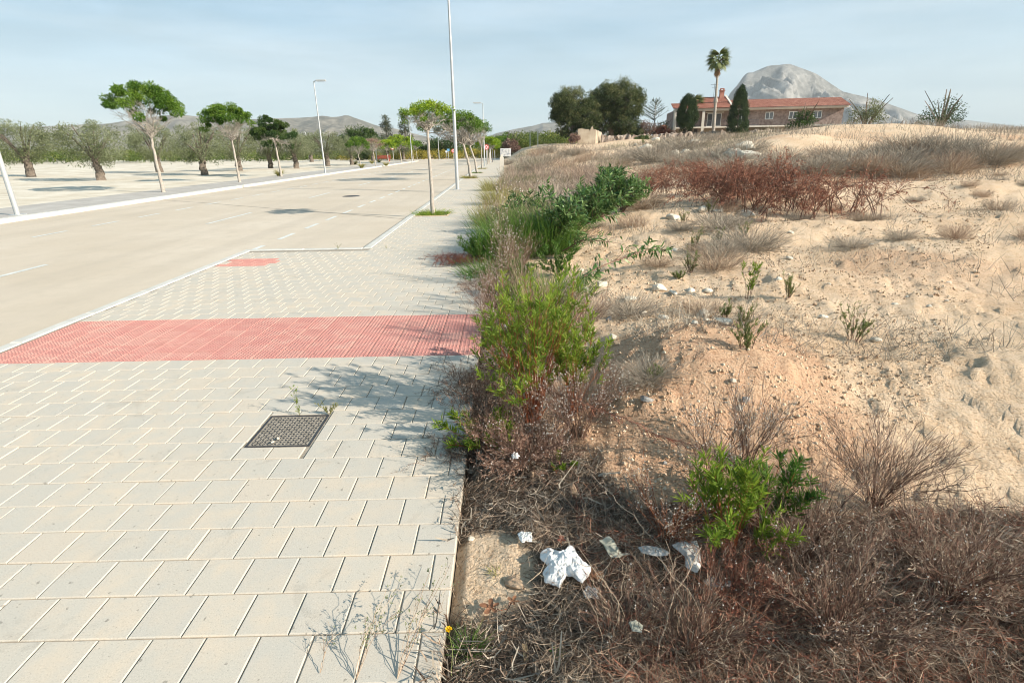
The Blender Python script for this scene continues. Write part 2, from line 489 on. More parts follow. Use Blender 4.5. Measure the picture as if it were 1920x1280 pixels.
class Geo:
    def __init__(s): s.V = []; s.Fc = []; s.R = []; s.n = 0

    def add(s, V, F, r=None):
        V = np.asarray(V, float).reshape(-1, 3); F = np.asarray(F, int)
        if len(F) == 0: return s
        s.V.append(V); s.Fc.append(F + s.n); s.n += len(V)
        if r is None: r = np.zeros(len(F))
        elif np.isscalar(r): r = np.full(len(F), r)
        s.R.append(np.asarray(r, float)); return s

    def ribbon(s, P, wd, r=None, side=None):
        n, k, _ = P.shape
        if side is None:
            side = rng.normal(size=(n, 3)); T = P[:, -1] - P[:, 0]
            side = nrm(np.cross(T, side))
        if np.isscalar(wd): wd = np.full((n, k), wd)
        off = side[:, None] * wd[..., None] * .5
        V = np.stack([P - off, P + off], 2).reshape(-1, 3)
        i = np.arange(n)[:, None] * (2 * k) + np.arange(k - 1)[None] * 2
        F = np.stack([i, i + 1, i + 3, i + 2], -1).reshape(-1, 4)
        if r is None: r = rng.random(n)
        s.add(V, F, np.repeat(r, k - 1)); return s

    def tube(s, P, rd, r=None, sides=3, cap=False):
        n, k, _ = P.shape
        if np.isscalar(rd): rd = np.full((n, k), rd)
        T = np.gradient(P, axis=1); T = nrm(T)
        ref = np.where(np.abs(nrm(P[:, -1] - P[:, 0])[:, 2:3]) > .9, np.array([[1., 0, 0]]), np.array([[0, 0, 1.]]))
        a = nrm(np.cross(T, ref[:, None])); bb = np.cross(T, a)
        th = np.arange(sides) * 2 * np.pi / sides
        V = P[:, :, None] + rd[..., None, None] * (a[:, :, None] * np.cos(th)[:, None] + bb[:, :, None] * np.sin(th)[:, None])
        base = np.arange(n)[:, None, None] * (k * sides) + np.arange(k - 1)[None, :, None] * sides
        j = np.arange(sides)[None, None]; j2 = (j + 1) % sides
        F = np.stack([base + j, base + j2, base + sides + j2, base + sides + j], -1).reshape(-1, 4)
        if r is None: r = rng.random(n)
        s.add(V.reshape(-1, 3), F, np.repeat(r, (k - 1) * sides))
        return s

    def leaf(s, B, D, L, W, r=None, up=None, fold=.25):
        """pointed leaves, four corners, folded along the middle"""
        n = len(B); D = nrm(D)
        if up is None: up = rng.normal(size=(n, 3)) + np.array([0, 0, 1.2])
        sd = nrm(np.cross(D, up)); nn = np.cross(sd, D)
        L = np.broadcast_to(L, (n,))[:, None]; W = np.broadcast_to(W, (n,))[:, None]
        mid = B + D * L * .45
        V = np.stack([B, mid + sd * W * .5 + nn * W * fold, B + D * L - nn * L * .06, mid - sd * W * .5 + nn * W * fold], 1).reshape(-1, 3)
        i = np.arange(n) * 4
        F = np.stack([np.stack([i, i + 1, i + 2, i + 2], -1), np.stack([i, i + 2, i + 3, i + 3], -1)], 1).reshape(-1, 4)
        if r is None: r = rng.random(n)
        s.add(V, F, np.repeat(r, 2)); return s

    def leaf6(s, B, D, L, W, r=None, up=None, droop=.3):
        n = len(B); D = nrm(D)
        if up is None: up = rng.normal(size=(n, 3)) * .5 + np.array([0, 0, 1.])
        sd = nrm(np.cross(D, up)); nn = np.cross(sd, D)
        L = np.broadcast_to(L, (n,))[:, None]; W = np.broadcast_to(W, (n,))[:, None]
        t = [0, .3, .65, 1]; wd = [.12, 1, .8, .05]
        rows = []
        for a, q in zip(t, wd):
            c = B + D * L * a - nn * L * droop * a * a
            rows += [c - sd * W * q * .5 + nn * W * .12 * q, c + sd * W * q * .5 + nn * W * .12 * q]
        V = np.stack(rows, 1).reshape(-1, 3)
        i = np.arange(n)[:, None] * 8 + np.arange(3)[None] * 2
        F = np.stack([i, i + 1, i + 3, i + 2], -1).reshape(-1, 4)
        if r is None: r = rng.random(n)
        s.add(V, F, np.repeat(r, 3)); return s

    def octa(s, C, R, r=None):
        n = len(C); R = np.broadcast_to(R, (n,))
        o = np.array([[1, 0, 0], [-1, 0, 0], [0, 1, 0], [0, -1, 0], [0, 0, 1], [0, 0, -1]], float)
        V = (C[:, None] + o[None] * R[:, None, None]).reshape(-1, 3)
        f = np.array([[0, 2, 4, 4], [2, 1, 4, 4], [1, 3, 4, 4], [3, 0, 4, 4], [2, 0, 5, 5], [1, 2, 5, 5], [3, 1, 5, 5], [0, 3, 5, 5]])
        F = (np.arange(n)[:, None, None] * 6 + f[None]).reshape(-1, 4)
        if r is None: r = rng.random(n)
        s.add(V, F, np.repeat(r, 8)); return s

    def box(s, x0, x1, y0, y1, z0, z1, r=0., rz=0., c=None, bev=0.):
        if bev:
            P = []
            for z, i in ((z0, 0), (z1 - bev, 0), (z1, bev)):
                P += [(x0 + i, y0 + i, z), (x1 - i, y0 + i, z), (x1 - i, y1 - i, z), (x0 + i, y1 - i, z)]
            V = np.array(P, float); F = []
            for k in (0, 4):
                F += [(k + a, k + (a + 1) % 4, k + 4 + (a + 1) % 4, k + 4 + a) for a in range(4)]
            F += [(8, 9, 10, 11), (3, 2, 1, 0)]
        else:
            V = np.array([(x, y, z) for z in (z0, z1) for (x, y) in ((x0, y0), (x1, y0), (x1, y1), (x0, y1))], float)
            F = [(0, 1, 5, 4), (1, 2, 6, 5), (2, 3, 7, 6), (3, 0, 4, 7), (4, 5, 6, 7), (3, 2, 1, 0)]
        if rz:
            c = np.array(c if c is not None else ((x0 + x1) / 2, (y0 + y1) / 2, 0.))
            ca, sa = math.cos(rz), math.sin(rz); q = V - c
            V = np.stack([q[:, 0] * ca - q[:, 1] * sa, q[:, 0] * sa + q[:, 1] * ca, q[:, 2]], 1) + c
        return s.add(V, F, r)

    def lathe(s, prof, n=12, c=(0, 0, 0), r=0.):
        th = np.arange(n) * 2 * np.pi / n
        V = np.array([(c[0] + q[0] * math.cos(t), c[1] + q[0] * math.sin(t), c[2] + q[1]) for q in prof for t in th])
        k = len(prof); F = [(a * n + j, a * n + (j + 1) % n, (a + 1) * n + (j + 1) % n, (a + 1) * n + j) for a in range(k - 1) for j in range(n)]
        return s.add(V, F, r)

    def rot(s, Mx):
        s.V = [v @ np.array(Mx).T for v in s.V]; return s

    def build(s, name, mat, parent=None, loc=None, label=None, cat=None, group=None, kind=None, smooth=False, world=False):
        V = np.concatenate(s.V) if s.V else np.zeros((0, 3)); F = np.concatenate(s.Fc); R = np.concatenate(s.R)
        if world:
            if parent is not None: V = V - np.array(parent.location)
            elif loc is not None: V = V - np.array(loc)
        me = bpy.data.meshes.new(name)
        tri = F[:, 2] == F[:, 3]
        cnt = np.where(tri, 3, 4)
        start = np.concatenate([[0], np.cumsum(cnt)[:-1]])
        mask = np.ones(F.shape, bool); mask[tri, 3] = False
        me.vertices.add(len(V)); me.vertices.foreach_set('co', V.astype(np.float32).ravel())
        me.loops.add(int(cnt.sum())); me.loops.foreach_set('vertex_index', F[mask].astype(np.int32))
        me.polygons.add(len(F)); me.polygons.foreach_set('loop_start', start.astype(np.int32))
        me.polygons.foreach_set('use_smooth', np.full(len(F), bool(smooth)))
        if not kind and name in STUFFY and parent is not None: kind = 'stuff'
        a = me.attributes.new('face_tone', 'FLOAT', 'FACE'); a.data.foreach_set('value', R.astype(np.float32))
        me.update(calc_edges=True)
        me.materials.append(M[mat] if isinstance(mat, str) else mat)
        o = bpy.data.objects.new(name, me); COL.objects.link(o)
        if parent is not None: o.parent = parent
        elif loc is not None: o.location = loc
        return tag(o, label, cat, group, kind)


# ---- plant pieces
def stems(n, h, spread, k=6, r0=.02, wig=.04, hmin=.6, pw=1.4, azr=(0, 2 * np.pi)):
    az = rng.uniform(*azr, n); ln = spread * np.sqrt(rng.random(n)) * h
    hh = h * rng.uniform(hmin, 1, n); t = np.linspace(0, 1, k)[None]
    d = np.stack([np.cos(az), np.sin(az)], -1)
    b = d * (r0 * rng.random(n))[:, None]
    P = np.zeros((n, k, 3))
    P[..., :2] = b[:, None] + d[:, None] * (ln[:, None] * t ** pw)[..., None]
    P[..., 2] = hh[:, None] * t - .15 * ln[:, None] * t ** 3
    P[:, 1:] += np.cumsum(rng.normal(size=(n, k - 1, 3)) * wig * h / k, 1)
    return P


def sample(P, m, t0=0., t1=1.):
    n, k, _ = P.shape
    i = rng.integers(0, n, m); t = rng.uniform(t0, t1, m) * (k - 1) * .9999
    a = np.floor(t).astype(int); f = (t - a)[:, None]
    p = P[i, a] * (1 - f) + P[i, a + 1] * f
    return p, nrm(P[i, a + 1] - P[i, a]), i


def subs(P, m, t0, t1, L, ang=.7, k=4, up=.2, curl=.15):
    p, T, i = sample(P, m, t0, t1)
    q = nrm(np.cross(T, rng.normal(size=(m, 3))))
    D = nrm(T * math.cos(ang) + q * math.sin(ang) + np.array([0, 0, up]))
    t = np.linspace(0, 1, k)[None, :, None]
    l = (L * rng.uniform(.5, 1, m))[:, None, None]
    O = p[:, None] + D[:, None] * t * l + (T[:, None] * curl + np.array([0, 0, up * .5])) * t * t * l
    O[:, 1:] += rng.normal(size=(m, k - 1, 3)) * .04 * L
    return O


def leafdir(T, ang=.8, up=.3):
    q = nrm(np.cross(T, rng.normal(size=T.shape)))
    return nrm(T * math.cos(ang) + q * math.sin(ang) + np.array([0, 0, up]))


def taper(n, k, a, b):
    return np.linspace(a, b, k)[None].repeat(n, 0) * rng.uniform(.7, 1.2, (n, 1))


def clumps(C, R, n, size, aspect=.5, flat=.8, out=.9, rr=None):
    """leaves in clumps: C (m,3) centres, R (m,) radii, n leaves each"""
    m = len(C); d = nrm(rng.normal(size=(m, n, 3)))
    rad_ = rng.random((m, n, 1)) ** .45
    off = d * rad_ * R[:, None, None]; off[..., 2] *= flat
    p = (C[:, None] + off).reshape(-1, 3)
    D = nrm(d * out + rng.normal(size=(m, n, 3)) * .7).reshape(-1, 3)
    L = size * rng.uniform(.6, 1.3, m * n)
    base = rng.random(m)[:, None].repeat(n, 1)
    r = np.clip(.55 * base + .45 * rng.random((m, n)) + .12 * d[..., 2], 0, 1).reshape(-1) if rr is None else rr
    return p, D, L, r


# ================================================================== GROUND, ROAD, PAVING
g = Geo(); S = 9000
g.add([(-S, -S, -.42), (S, -S, -.42), (S, S, -.42), (-S, S, -.42)], [(0, 1, 2, 3)])
g.build('ground', 'plain', kind='structure')

# the lot: one sheet, finer towards the camera
nr, nc = 640, 330
ys = -2.5 + 3.2 * (np.exp(np.linspace(0, math.log(402.5 / 3.2 + 1), nr)) - 1)
u = np.linspace(0, 1, nc) ** 1.25
X = EDGE + (np.maximum(ys, 0)[:, None] * 1.35 + 5) * u[None]
Y = ys[:, None].repeat(nc, 1)
Z = H(X, Y)
V = np.stack([X, Y, Z], -1).reshape(-1, 3)
ii = (np.arange(nr - 1)[:, None] * nc + np.arange(nc - 1)[None])
F = np.stack([ii, ii + 1, ii + nc + 1, ii + nc], -1).reshape(-1, 4)
g = Geo().add(V, F)
lot = g.build('bare_lot_ground', 'soil', kind='structure', smooth=True)
x_, y_ = V[:, 0], V[:, 1]
warp = .25 * fbm(x_ * 2.2, y_ * 2.2, 3)
e1 = ((x_ - 1.2) / 1.1) ** 2 + ((y_ - 3.15) / 1.3) ** 2
e2 = ((x_ - 1.9) / .55) ** 2 + ((y_ - 4.0) / .8) ** 2
mound = np.clip(np.maximum(1 - ss(.55, 1.25, e1 + warp * 3), 1 - ss(.6, 1.2, e2 + warp * 2)) * .9, 0, 1)
mound = np.maximum(mound, .85 * ss(.05, .16, fbm(x_ * .35 + 40, y_ * .35, 3)) * ss(4, 9, y_) * (1 - ss(25, 40, y_)))


def humus(x, y):
    wv = .30 * fbm(x * 3, y * 3, 3); d = x - EDGE
    edge = np.interp(y, [1.2, 2.05, 2.2, 2.5, 2.9, 3.3, 5, 9, 14], [9, 3.5, .95, .75, .62, .42, .42, .6, .2])
    a = (1 - ss(-.08, .12, d - edge + wv)) * (1 - ss(12, 16, y))
    bare = 1 - ss(.75, 1.15, ((x + .13) / .25) ** 2 + ((y - 1.82) / .26) ** 2 + wv * 2.2)
    return np.clip(a * (1 - bare), 0, 1)


hum = humus(x_, y_)
for nm, arr in (('mound', mound), ('humus', hum)):
    a = lot.data.attributes.new(nm, 'FLOAT', 'POINT'); a.data.foreach_set('value', arr.astype(np.float32))

# ---- road
RZ = -.10
g = Geo().add([(-14.3, -30, RZ), (-2.55, -30, RZ), (-2.55, 95, RZ), (-14.3, 95, RZ)], [(0, 1, 2, 3)])
g.add([(-60, 95, RZ), (1.5, 95, RZ), (1.5, 103, RZ), (-60, 103, RZ)], [(0, 1, 2, 3)])
road = g.build('road', 'road', kind='structure')


def paintrect(name, x0, x1, y0, y1, label=None):
    q = Geo().add([(x0, y0, RZ + .004), (x1, y0, RZ + .004), (x1, y1, RZ + .004), (x0, y1, RZ + .004)], [(0, 1, 2, 3)])
    return q.build(name, 'paint', road)


for k in range(-9, 44):
    y0 = 11.83 + 1.69 * k
    if k < -1 and y0 < 10.2 and y0 > -40: 
        continue
    paintrect('parking_dash', -5.02, -4.91, y0, y0 + .92)
for k in range(-9, 24): paintrect('parking_dash', -11.18, -11.07, 26.46 + 1.95 * k, 27.5 + 1.95 * k)
for k in range(-5, 8): paintrect('lane_dash', -8.13, -8.02, 22.9 + 8.1 * k, 25.6 + 8.1 * k)
for (yr, yl) in ((15.1, 23.2), (24.4, 32.7), (46, 53), (8.5, 12)):
    xs = np.linspace(-2.66, -14.29, 40); yy = yr + (yl - yr) * (xs + 2.66) / -11.63 + .06 * rng.normal(size=40).cumsum() * .3
    P = np.stack([xs, yy, np.full(40, RZ + .003)], -1)[None]
    if yr == 8.5: continue
    Geo().ribbon(P, .035, side=np.array([[0, 1., 0]])).build('road_seam', 'seam', road)
# manhole cover
g = Geo().lathe([(.001, .012), (.28, .012), (.30, .008), (.34, .008), (.36, .002), (.36, -.02)], 28, (-6.5, 23.45, RZ))
mh = g.build('manhole_cover', 'iron', label='round dark iron manhole cover set in the pale road beside the parking dashes', cat='manhole cover')

# ---- sidewalk bedding and pavers
PA, PB, PY0 = .2045, .2007, 1.52
g = Geo()
BEDS = [(14.95, 15.9), (34.3, 35.2), (41.8, 42.7), (50.6, 51.5), (66, 67), (74, 75), (82, 83)]
g.add([(-4.7, -3, -.007), (EDGE - .005, -3, -.007), (EDGE - .005, 9.9, -.007), (-4.7, 9.9, -.007)], [(0, 1, 2, 3)])
yprev = 9.9
for (b0, b1) in BEDS + [(95, 95)]:
    g.add([(-2.5, yprev, -.007), (EDGE - .005, yprev, -.007), (EDGE - .005, b0, -.007), (-2.5, b0, -.007)], [(0, 1, 2, 3)])
    if b0 < 95: g.add([(-1.55, b0, -.007), (EDGE - .005, b0, -.007), (EDGE - .005, b1, -.007), (-1.55, b1, -.007)], [(0, 1, 2, 3)])
    yprev = b1
# vertical face of the paving towards the lot
g.add([(EDGE - .005, -3, -.25), (EDGE - .005, 95, -.25), (EDGE - .005, 95, -.007), (EDGE - .005, -3, -.007)], [(0, 1, 2, 3)])
walk = g.build('sidewalk', 'joint', kind='structure')
GR = (-1.64, -1.22, 2.88, 3.31)       # drain cover recess
REDR = (14, 20)                       # rows of the red band
JW = .0026
cells = []
row = -22
while True:
    y0 = PY0 + row * PA; y1 = y0 + PA
    if y0 > 94.6: break
    off = .06 if row % 2 else -.04
    left = -4.68 if y1 < 9.9 else -2.5
    isred = REDR[0] <= row < REDR[1]
    if y0 < 9.9 < y1: left = -2.5
    if y0 > 46: PBx = PB * 2
    else: PBx = PB
    k0 = math.floor((left - off) / PB) - 1
    if isred: off = -.04
    k = k0
    while True:
        x0 = off + k * PB; x1 = x0 + PB; k += 1
        if x0 > EDGE - .02: break
        x0c, x1c = max(x0, left), min(x1, EDGE)
        if x1c - x0c < .03: continue
        if y0 > 9.9:
            skip = False
            for (b0, b1) in BEDS:
                if y1 > b0 and y0 < b1 and x0c < -1.56:
                    if x1c > -1.52: x0c = -1.55
                    else: skip = True
            if skip: continue
        red = isred or (-4.68 < x0 < -3.86 and 34 <= row < 37)
        rects = [(x0c, x1c, y0, y1)]
        if x1c > GR[0] and x0c < GR[1] and y1 > GR[2] and y0 < GR[3]:
            rects = []
            if x0c < GR[0] - .03: rects.append((x0c, GR[0], y0, y1))
            if x1c > GR[1] + .03: rects.append((GR[1], x1c, y0, y1))
            xa, xb = max(x0c, GR[0]), min(x1c, GR[1])
            if xb - xa > .03:
                if y0 < GR[2] - .02: rects.append((xa, xb, y0, GR[2]))
                if y1 > GR[3] + .02: rects.append((xa, xb, GR[3], y1))
        for q in rects:
            cx, cy = (q[0] + q[1]) / 2, (q[2] + q[3]) / 2
            px, py, zc = project(np.array([cx, cy, 0]))
            vis = 508 <= px <= 1412 and 40 < py <= 1290 and zc > .3
            cells.append((q, red, (q[1] - q[0]) * (q[3] - q[2]) / max(zc, .3) ** 3 if vis else 0))
    row += 1


def pavergeo(g, q, r, dz=0., tilt=(0, 0)):
    x0, x1, y0, y1 = q[0] + JW, q[1] - JW, q[2] + JW, q[3] - JW
    b_ = .004
    P = []
    cx, cy = (x0 + x1) / 2, (y0 + y1) / 2
    for z, i in ((-.03, 0), (-b_, 0), (0, b_)):
        for (x, y) in ((x0 + i, y0 + i), (x1 - i, y0 + i), (x1 - i, y1 - i), (x0 + i, y1 - i)):
            P.append((x, y, z + dz + (x - cx) * tilt[0] + (y - cy) * tilt[1]))
    F = []
    for k in (0, 4): F += [(k + a, k + (a + 1) % 4, k + 4 + (a + 1) % 4, k + 4 + a) for a in range(4)]
    F.append((8, 9, 10, 11))
    g.add(P, F, r)


def domes(g, q, r):
    # six by six low bumps
    nx = max(1, int(round((q[1] - q[0]) / .0334)))
    xs = np.linspace(q[0], q[1], nx + 1)[:-1] + .0167; ysd = np.linspace(q[2], q[3], 7)[:-1] + .017
    for x in xs:
        for y in ysd:
            a, b2 = .0115, .006
            V = [(x - a, y, 0), (x, y - a, 0), (x + a, y, 0), (x, y + a, 0), (x - b2, y, .0045), (x, y - b2, .0045), (x + b2, y, .0045), (x, y + b2, .0045)]
            g.add(V, [(0, 1, 5, 4), (1, 2, 6, 5), (2, 3, 7, 6), (3, 0, 4, 7), (4, 5, 6, 7)], r)


order = sorted([c for c in cells if not c[1]], key=lambda c: -c[2])
single = set(id(c) for c in order[:300])
rest = Geo(); meshcache = {}
for c in order:
    q = c[0]; dz = float(rng.normal() * .0009); ti = tuple(rng.normal(size=2) * .004)
    if id(c) in single:
        cx, cy = (q[0] + q[1]) / 2, (q[2] + q[3]) / 2
        key = (round(q[1] - q[0], 3), round(q[3] - q[2], 3))
        if key not in meshcache:
            gg = Geo(); w2, h2 = (q[1] - q[0]) / 2, (q[3] - q[2]) / 2
            pavergeo(gg, (-w2, w2, -h2, h2), 0)
            o = gg.build('paver', 'paver', walk); meshcache[key] = o.data
        else:
            o = bpy.data.objects.new('paver', meshcache[key]); COL.objects.link(o); o.parent = walk
        o.location = (cx, cy, dz); o.rotation_euler = (ti[1], -ti[0], 0)
    else:
        pavergeo(rest, q, float(rng.random()), dz, ti)
rest.build('distant_pavers', 'paver', walk, kind='stuff')
reds = sorted([c for c in cells if c[1]], key=lambda c: -c[2])
band = Geo().add([(-4.68, PY0 + 14 * PA, -.0055), (EDGE - .006, PY0 + 14 * PA, -.0055), (EDGE - .006, PY0 + 20 * PA, -.0055), (-4.68, PY0 + 20 * PA, -.0055)], [(0, 1, 2, 3)])
band = band.build('red_joint_bed', 'jointred', walk)
tilemesh = {}
for c in reds:
    q = c[0]; cx, cy = (q[0] + q[1]) / 2, (q[2] + q[3]) / 2
    key = (round(q[1] - q[0], 3), round(q[3] - q[2], 3))
    if key not in tilemesh:
        gg = Geo(); w2, h2 = (q[1] - q[0]) / 2, (q[3] - q[2]) / 2
        pavergeo(gg, (-w2, w2, -h2, h2), 0); domes(gg, (-w2 + .004, w2 - .004, -h2 + .004, h2 - .004), 0)
        o = gg.build('tactile_tile', 'red', walk); tilemesh[key] = o.data
    else:
        o = bpy.data.objects.new('tactile_tile', tilemesh[key]); COL.objects.link(o); o.parent = walk
    o.location = (cx, cy, float(rng.normal() * .0007))

# ---- kerbs: one stone after the other
kerb = Geo().box(-2.648, -2.502, 10.1, 95, -.3, -.02).box(-4.82, -4.702, -20, 9.9, -.3, -.02).build('kerb', 'kerb', kind='structure')


def stones(pts, wd, length, top, dirn, parent, name='kerb_stone', z0=-.28, mat='kerb'):
    cache = {}
    (xa, ya), (xb, yb) = pts
    Ltot = math.hypot(xb - xa, yb - ya); n = max(1, int(round(Ltot / length))); st = Ltot / n
    gg = Geo().box(-wd / 2, wd / 2, .004, st - .004, z0, 0, bev=.012)
    base = None
    for k in range(n):
        x = xa + (xb - xa) * k / n; y = ya + (yb - ya) * k / n
        if base is None: o = gg.build(name, mat, parent); base = o
        else: o = bpy.data.objects.new(name, base.data); COL.objects.link(o); o.parent = parent
        o.location = (x, y, top + float(rng.normal() * .0015)); o.rotation_euler = (0, 0, math.atan2(-(xb - xa), yb - ya))


stones(((-2.577, 9.97), (-2.577, 94.5)), .15, 1.0, .004, 0, kerb)
stones(((-4.85, 9.97), (-2.66, 9.97)), .13, 1.0, .004, 0, kerb)
stones(((-4.77, -4), (-4.77, 9.89)), .13, 1.0, .003, 0, kerb)
lk = Geo().box(-14.55, -14.32, -20, 95, -.3, -.02).build('far_kerb', 'kerb', kind='structure')
stones(((-14.44, -5), (-14.44, 94.5)), .27, 1.5, .03, 0, lk)
stones(((-55, 103.1), (1.5, 103.1)), .3, 2.0, .05, 0, lk)
# tree bed borders
for i, (b0, b1) in enumerate(BEDS):
    bd = Geo().box(-2.5, -1.55, b0, b1, -.2, -.03)
    bd = bd.build('tree_bed', 'soil', kind='structure')
    Geo().box(-2.5, -1.56, b0 - .045, b0 - .003, -.1, .006).box(-1.6, -1.555, b0, b1, -.1, .006).build('bed_border', 'orange', bd)

# far pavement and park
g = Geo().add([(-17.6, -20, -.0), (-14.58, -20, -.0), (-14.58, 95, -.0), (-17.6, 95, -.0)], [(0, 1, 2, 3)])
g.build('far_sidewalk', 'farwalk', kind='structure')
xs = np.linspace(-110, -17.6, 90); yg = np.linspace(-20, 150, 120)
XX, YY = np.meshgrid(xs, yg)
ZZ = -.01 + ss(0, 6, -17.6 - XX) * (.25 * fbm(XX * .2, YY * .2, 3) + .08) + ss(6, 40, -17.6 - XX) * .2
ii = (np.arange(119)[:, None] * 90 + np.arange(89)[None])
F = np.stack([ii, ii + 1, ii + 91, ii + 90], -1).reshape(-1, 4)
parkg = Geo().add(np.stack([XX, YY, ZZ], -1).reshape(-1, 3), F).build('park_ground', 'park', kind='structure', smooth=True)


def PZ(x, y):
    d = -17.6 - x
    return float(-.01 + ss(0, 6, d) * (.25 * fbm(x * .2, y * .2, 3) + .08) + ss(6, 40, d) * .2) if d > 0 else 0.


# road end verge
g = Geo().add([(-60, 103.3, -.08), (1.5, 103.3, -.08), (1.5, 170, .9), (-60, 170, .9)], [(0, 1, 2, 3)])
g.build('road_end_verge', 'soil', kind='structure')

# ---- mountains
def ridge(name, prof, D, W, mat, rough=.25, seed=0, label=None, steep=1.0, na=220, nr_=60, nsc=1 / 220):
    pr = np.array(prof, float)
    px = np.linspace(pr[0, 0], pr[-1, 0], na); py = np.interp(px, pr[:, 0], pr[:, 1])
    py = py + 1.2 * fbm(px * .08 + seed, px * 0 + seed, 3) * min(1, rough * 4)
    V = []
    tt = np.concatenate([np.linspace(-1, 0, nr_), np.linspace(0, 1, 14)[1:]])
    top = np.array([atY(a, b_, D) for a, b_ in zip(px, py)])
    for t in tt:
        y = D + t * W
        x = top[:, 0] * (y / D)
        f = (1 - abs(t)) ** steep
        h = top[:, 2] * f
        nn = fbm(x * nsc + seed, y * nsc * .7, 6)
        rd = -np.abs(fbm(x * nsc * 1.7 + seed + 9, y * nsc * .45, 5)) * 2
        h = h + (np.minimum(nn - .12, 0) * 1.5 + rd * .45) * rough * top[:, 2].max() * min(1, abs(t) * 5) * np.sqrt(np.maximum(f, 0.0)) - (30 if abs(t) == 1 else 0)
        V.append(np.stack([x, np.full(na, y), h], -1))
    V = np.stack(V).reshape(-1, 3)
    n2 = len(tt)
    ii = (np.arange(n2 - 1)[:, None] * na + np.arange(na - 1)[None])
    F = np.stack([ii, ii + 1, ii + na + 1, ii + na], -1).reshape(-1, 4)
    return Geo().add(V, F).build(name, mat, kind='structure', smooth=True, label=label)


ridge('hills', [(-900, 262), (-500, 250), (-200, 262), (0, 240), (200, 232), (330, 214), (430, 226), (508, 222), (530, 222), (560, 221), (583, 220), (600, 217.5), (608, 217), (622, 220), (634, 219.5),
                (645, 216.5), (655, 217), (668, 222), (682, 227), (700, 234), (720, 239), (740, 241), (760, 246), (800, 257), (830, 264), (870, 274), (930, 283)], 3300, 1300, 'hill', .6, 3, nsc=1 / 170)
ridge('hills', [(780, 283), (812, 272), (822, 263), (835, 259), (850, 262), (870, 268), (900, 262), (930, 250), (962, 243), (1000, 236), (1018, 230.5), (1043, 229.5), (1060, 224), (1110, 232), (1200, 250), (1300, 268)], 4200, 1300, 'hill', .35, 21)
ridge('rock_mountain', [(1290, 275), (1340, 225), (1361, 190), (1369, 175), (1380, 163), (1390, 149), (1396, 141), (1402, 137), (1412, 136), (1440, 124), (1480, 120), (1530, 138), (1580, 172), (1640, 186), (1720, 214), (1900, 236), (2200, 262)], 3000, 900, 'rock', .8, 55, steep=.75, nsc=1 / 160)

# ================================================================== HOUSE
def localgeo(): return Geo()


HY = 96.0
hb = atY(1262, 262, HY)                     # foot of the left corner column
ridgeL = atY(1262, 205, HY)
HB = np.array([hb[0], HY, hb[2] - .8])
house = thing('villa', HB, 'two storey villa with red tile roof, cream columns and long balcony behind the palm', 'house', rz=rad(-9))
sx = 8.9                                    # to the third column
hz0 = .8
eave = hz0 + (ridgeL[2] - hb[2])            # eave height above origin
bal = hz0 + (atY(1262, 239, HY)[2] - hb[2])
LW = 27.0
g = Geo()
g.box(.1, LW, 2.2, 12, -1.5, eave - .1)
g.build('upper_wall', 'housestone', house)
g = Geo().box(.3, 1.5, 2.05, 2.18, -1.5, bal - .2).box(4.2, LW, 2.0, 2.19, -1.5, bal - .22)
g.build('lower_wall', 'grey_wall', house)
Geo().box(-.05, LW + .1, -.25, 2.1, bal - .22, bal, bev=.02).build('balcony_floor', 'white_wall', house)
Geo().box(-.1, 9.3, -.3, 2.1, eave - .32, eave, bev=.02).box(9.3, LW + .2, 1.0, 2.3, eave - .28, eave, bev=.02).build('eave_beam', 'white_wall', house)
for x in (0.05, 4.55, 9.0):
    wd = .42 if x < 9 else .6
    Geo().box(x - wd / 2, x + wd / 2, -.24, -.24 + wd, -1.5, eave - .3, bev=.01).build('column', 'white_wall', house)
Geo().box(0.02, .32, 1.9, 2.25, -1.5, eave - .3).build('column', 'white_wall', house)


def tileroof(x0, x1, ya, za, yb, zb, pitch=.34, name='roof'):
    n = int((x1 - x0) / pitch * 4) + 1; xs = np.linspace(x0, x1, n); w_ = .07 * np.abs(np.sin((xs - x0) / pitch * np.pi))
    P = []; rows_ = 14
    for i in range(rows_ + 1):
        t = i / rows_
        for dz in ((0,) if i in (0, rows_) else (0.0, .045)):
            P.append(np.stack([xs, np.full(n, ya + (yb - ya) * t), za + (zb - za) * t + w_ + dz * 1.0], -1))
    V = np.concatenate(P); m_ = len(P)
    ii = (np.arange(m_ - 1)[:, None] * n + np.arange(n - 1)[None])
    F = np.stack([ii, ii + 1, ii + n + 1, ii + n], -1).reshape(-1, 4)
    gg = Geo().add(V, F)
    gg.add([(x0, ya, za - .02), (x1, ya, za - .02), (x1, yb, zb - .02), (x0, yb, zb - .02)], [(0, 1, 2, 3)])
    return gg


tileroof(-.4, 9.0, -.55, eave + .02, 3.4, eave + 1.05).build('roof', 'roof', house)
tileroof(2.6, 9.0, 3.0, eave + 1.1, 6.6, eave + 2.15).build('roof', 'roof', house)
tileroof(9.3, LW + .4, .7, eave + .02, 5.4, eave + 1.5).build('roof', 'roof', house)
Geo().box(2.5, 9.2, 3.45, 11.5, eave - .1, eave + 1.1).build('roof_step', 'grey_wall', house)
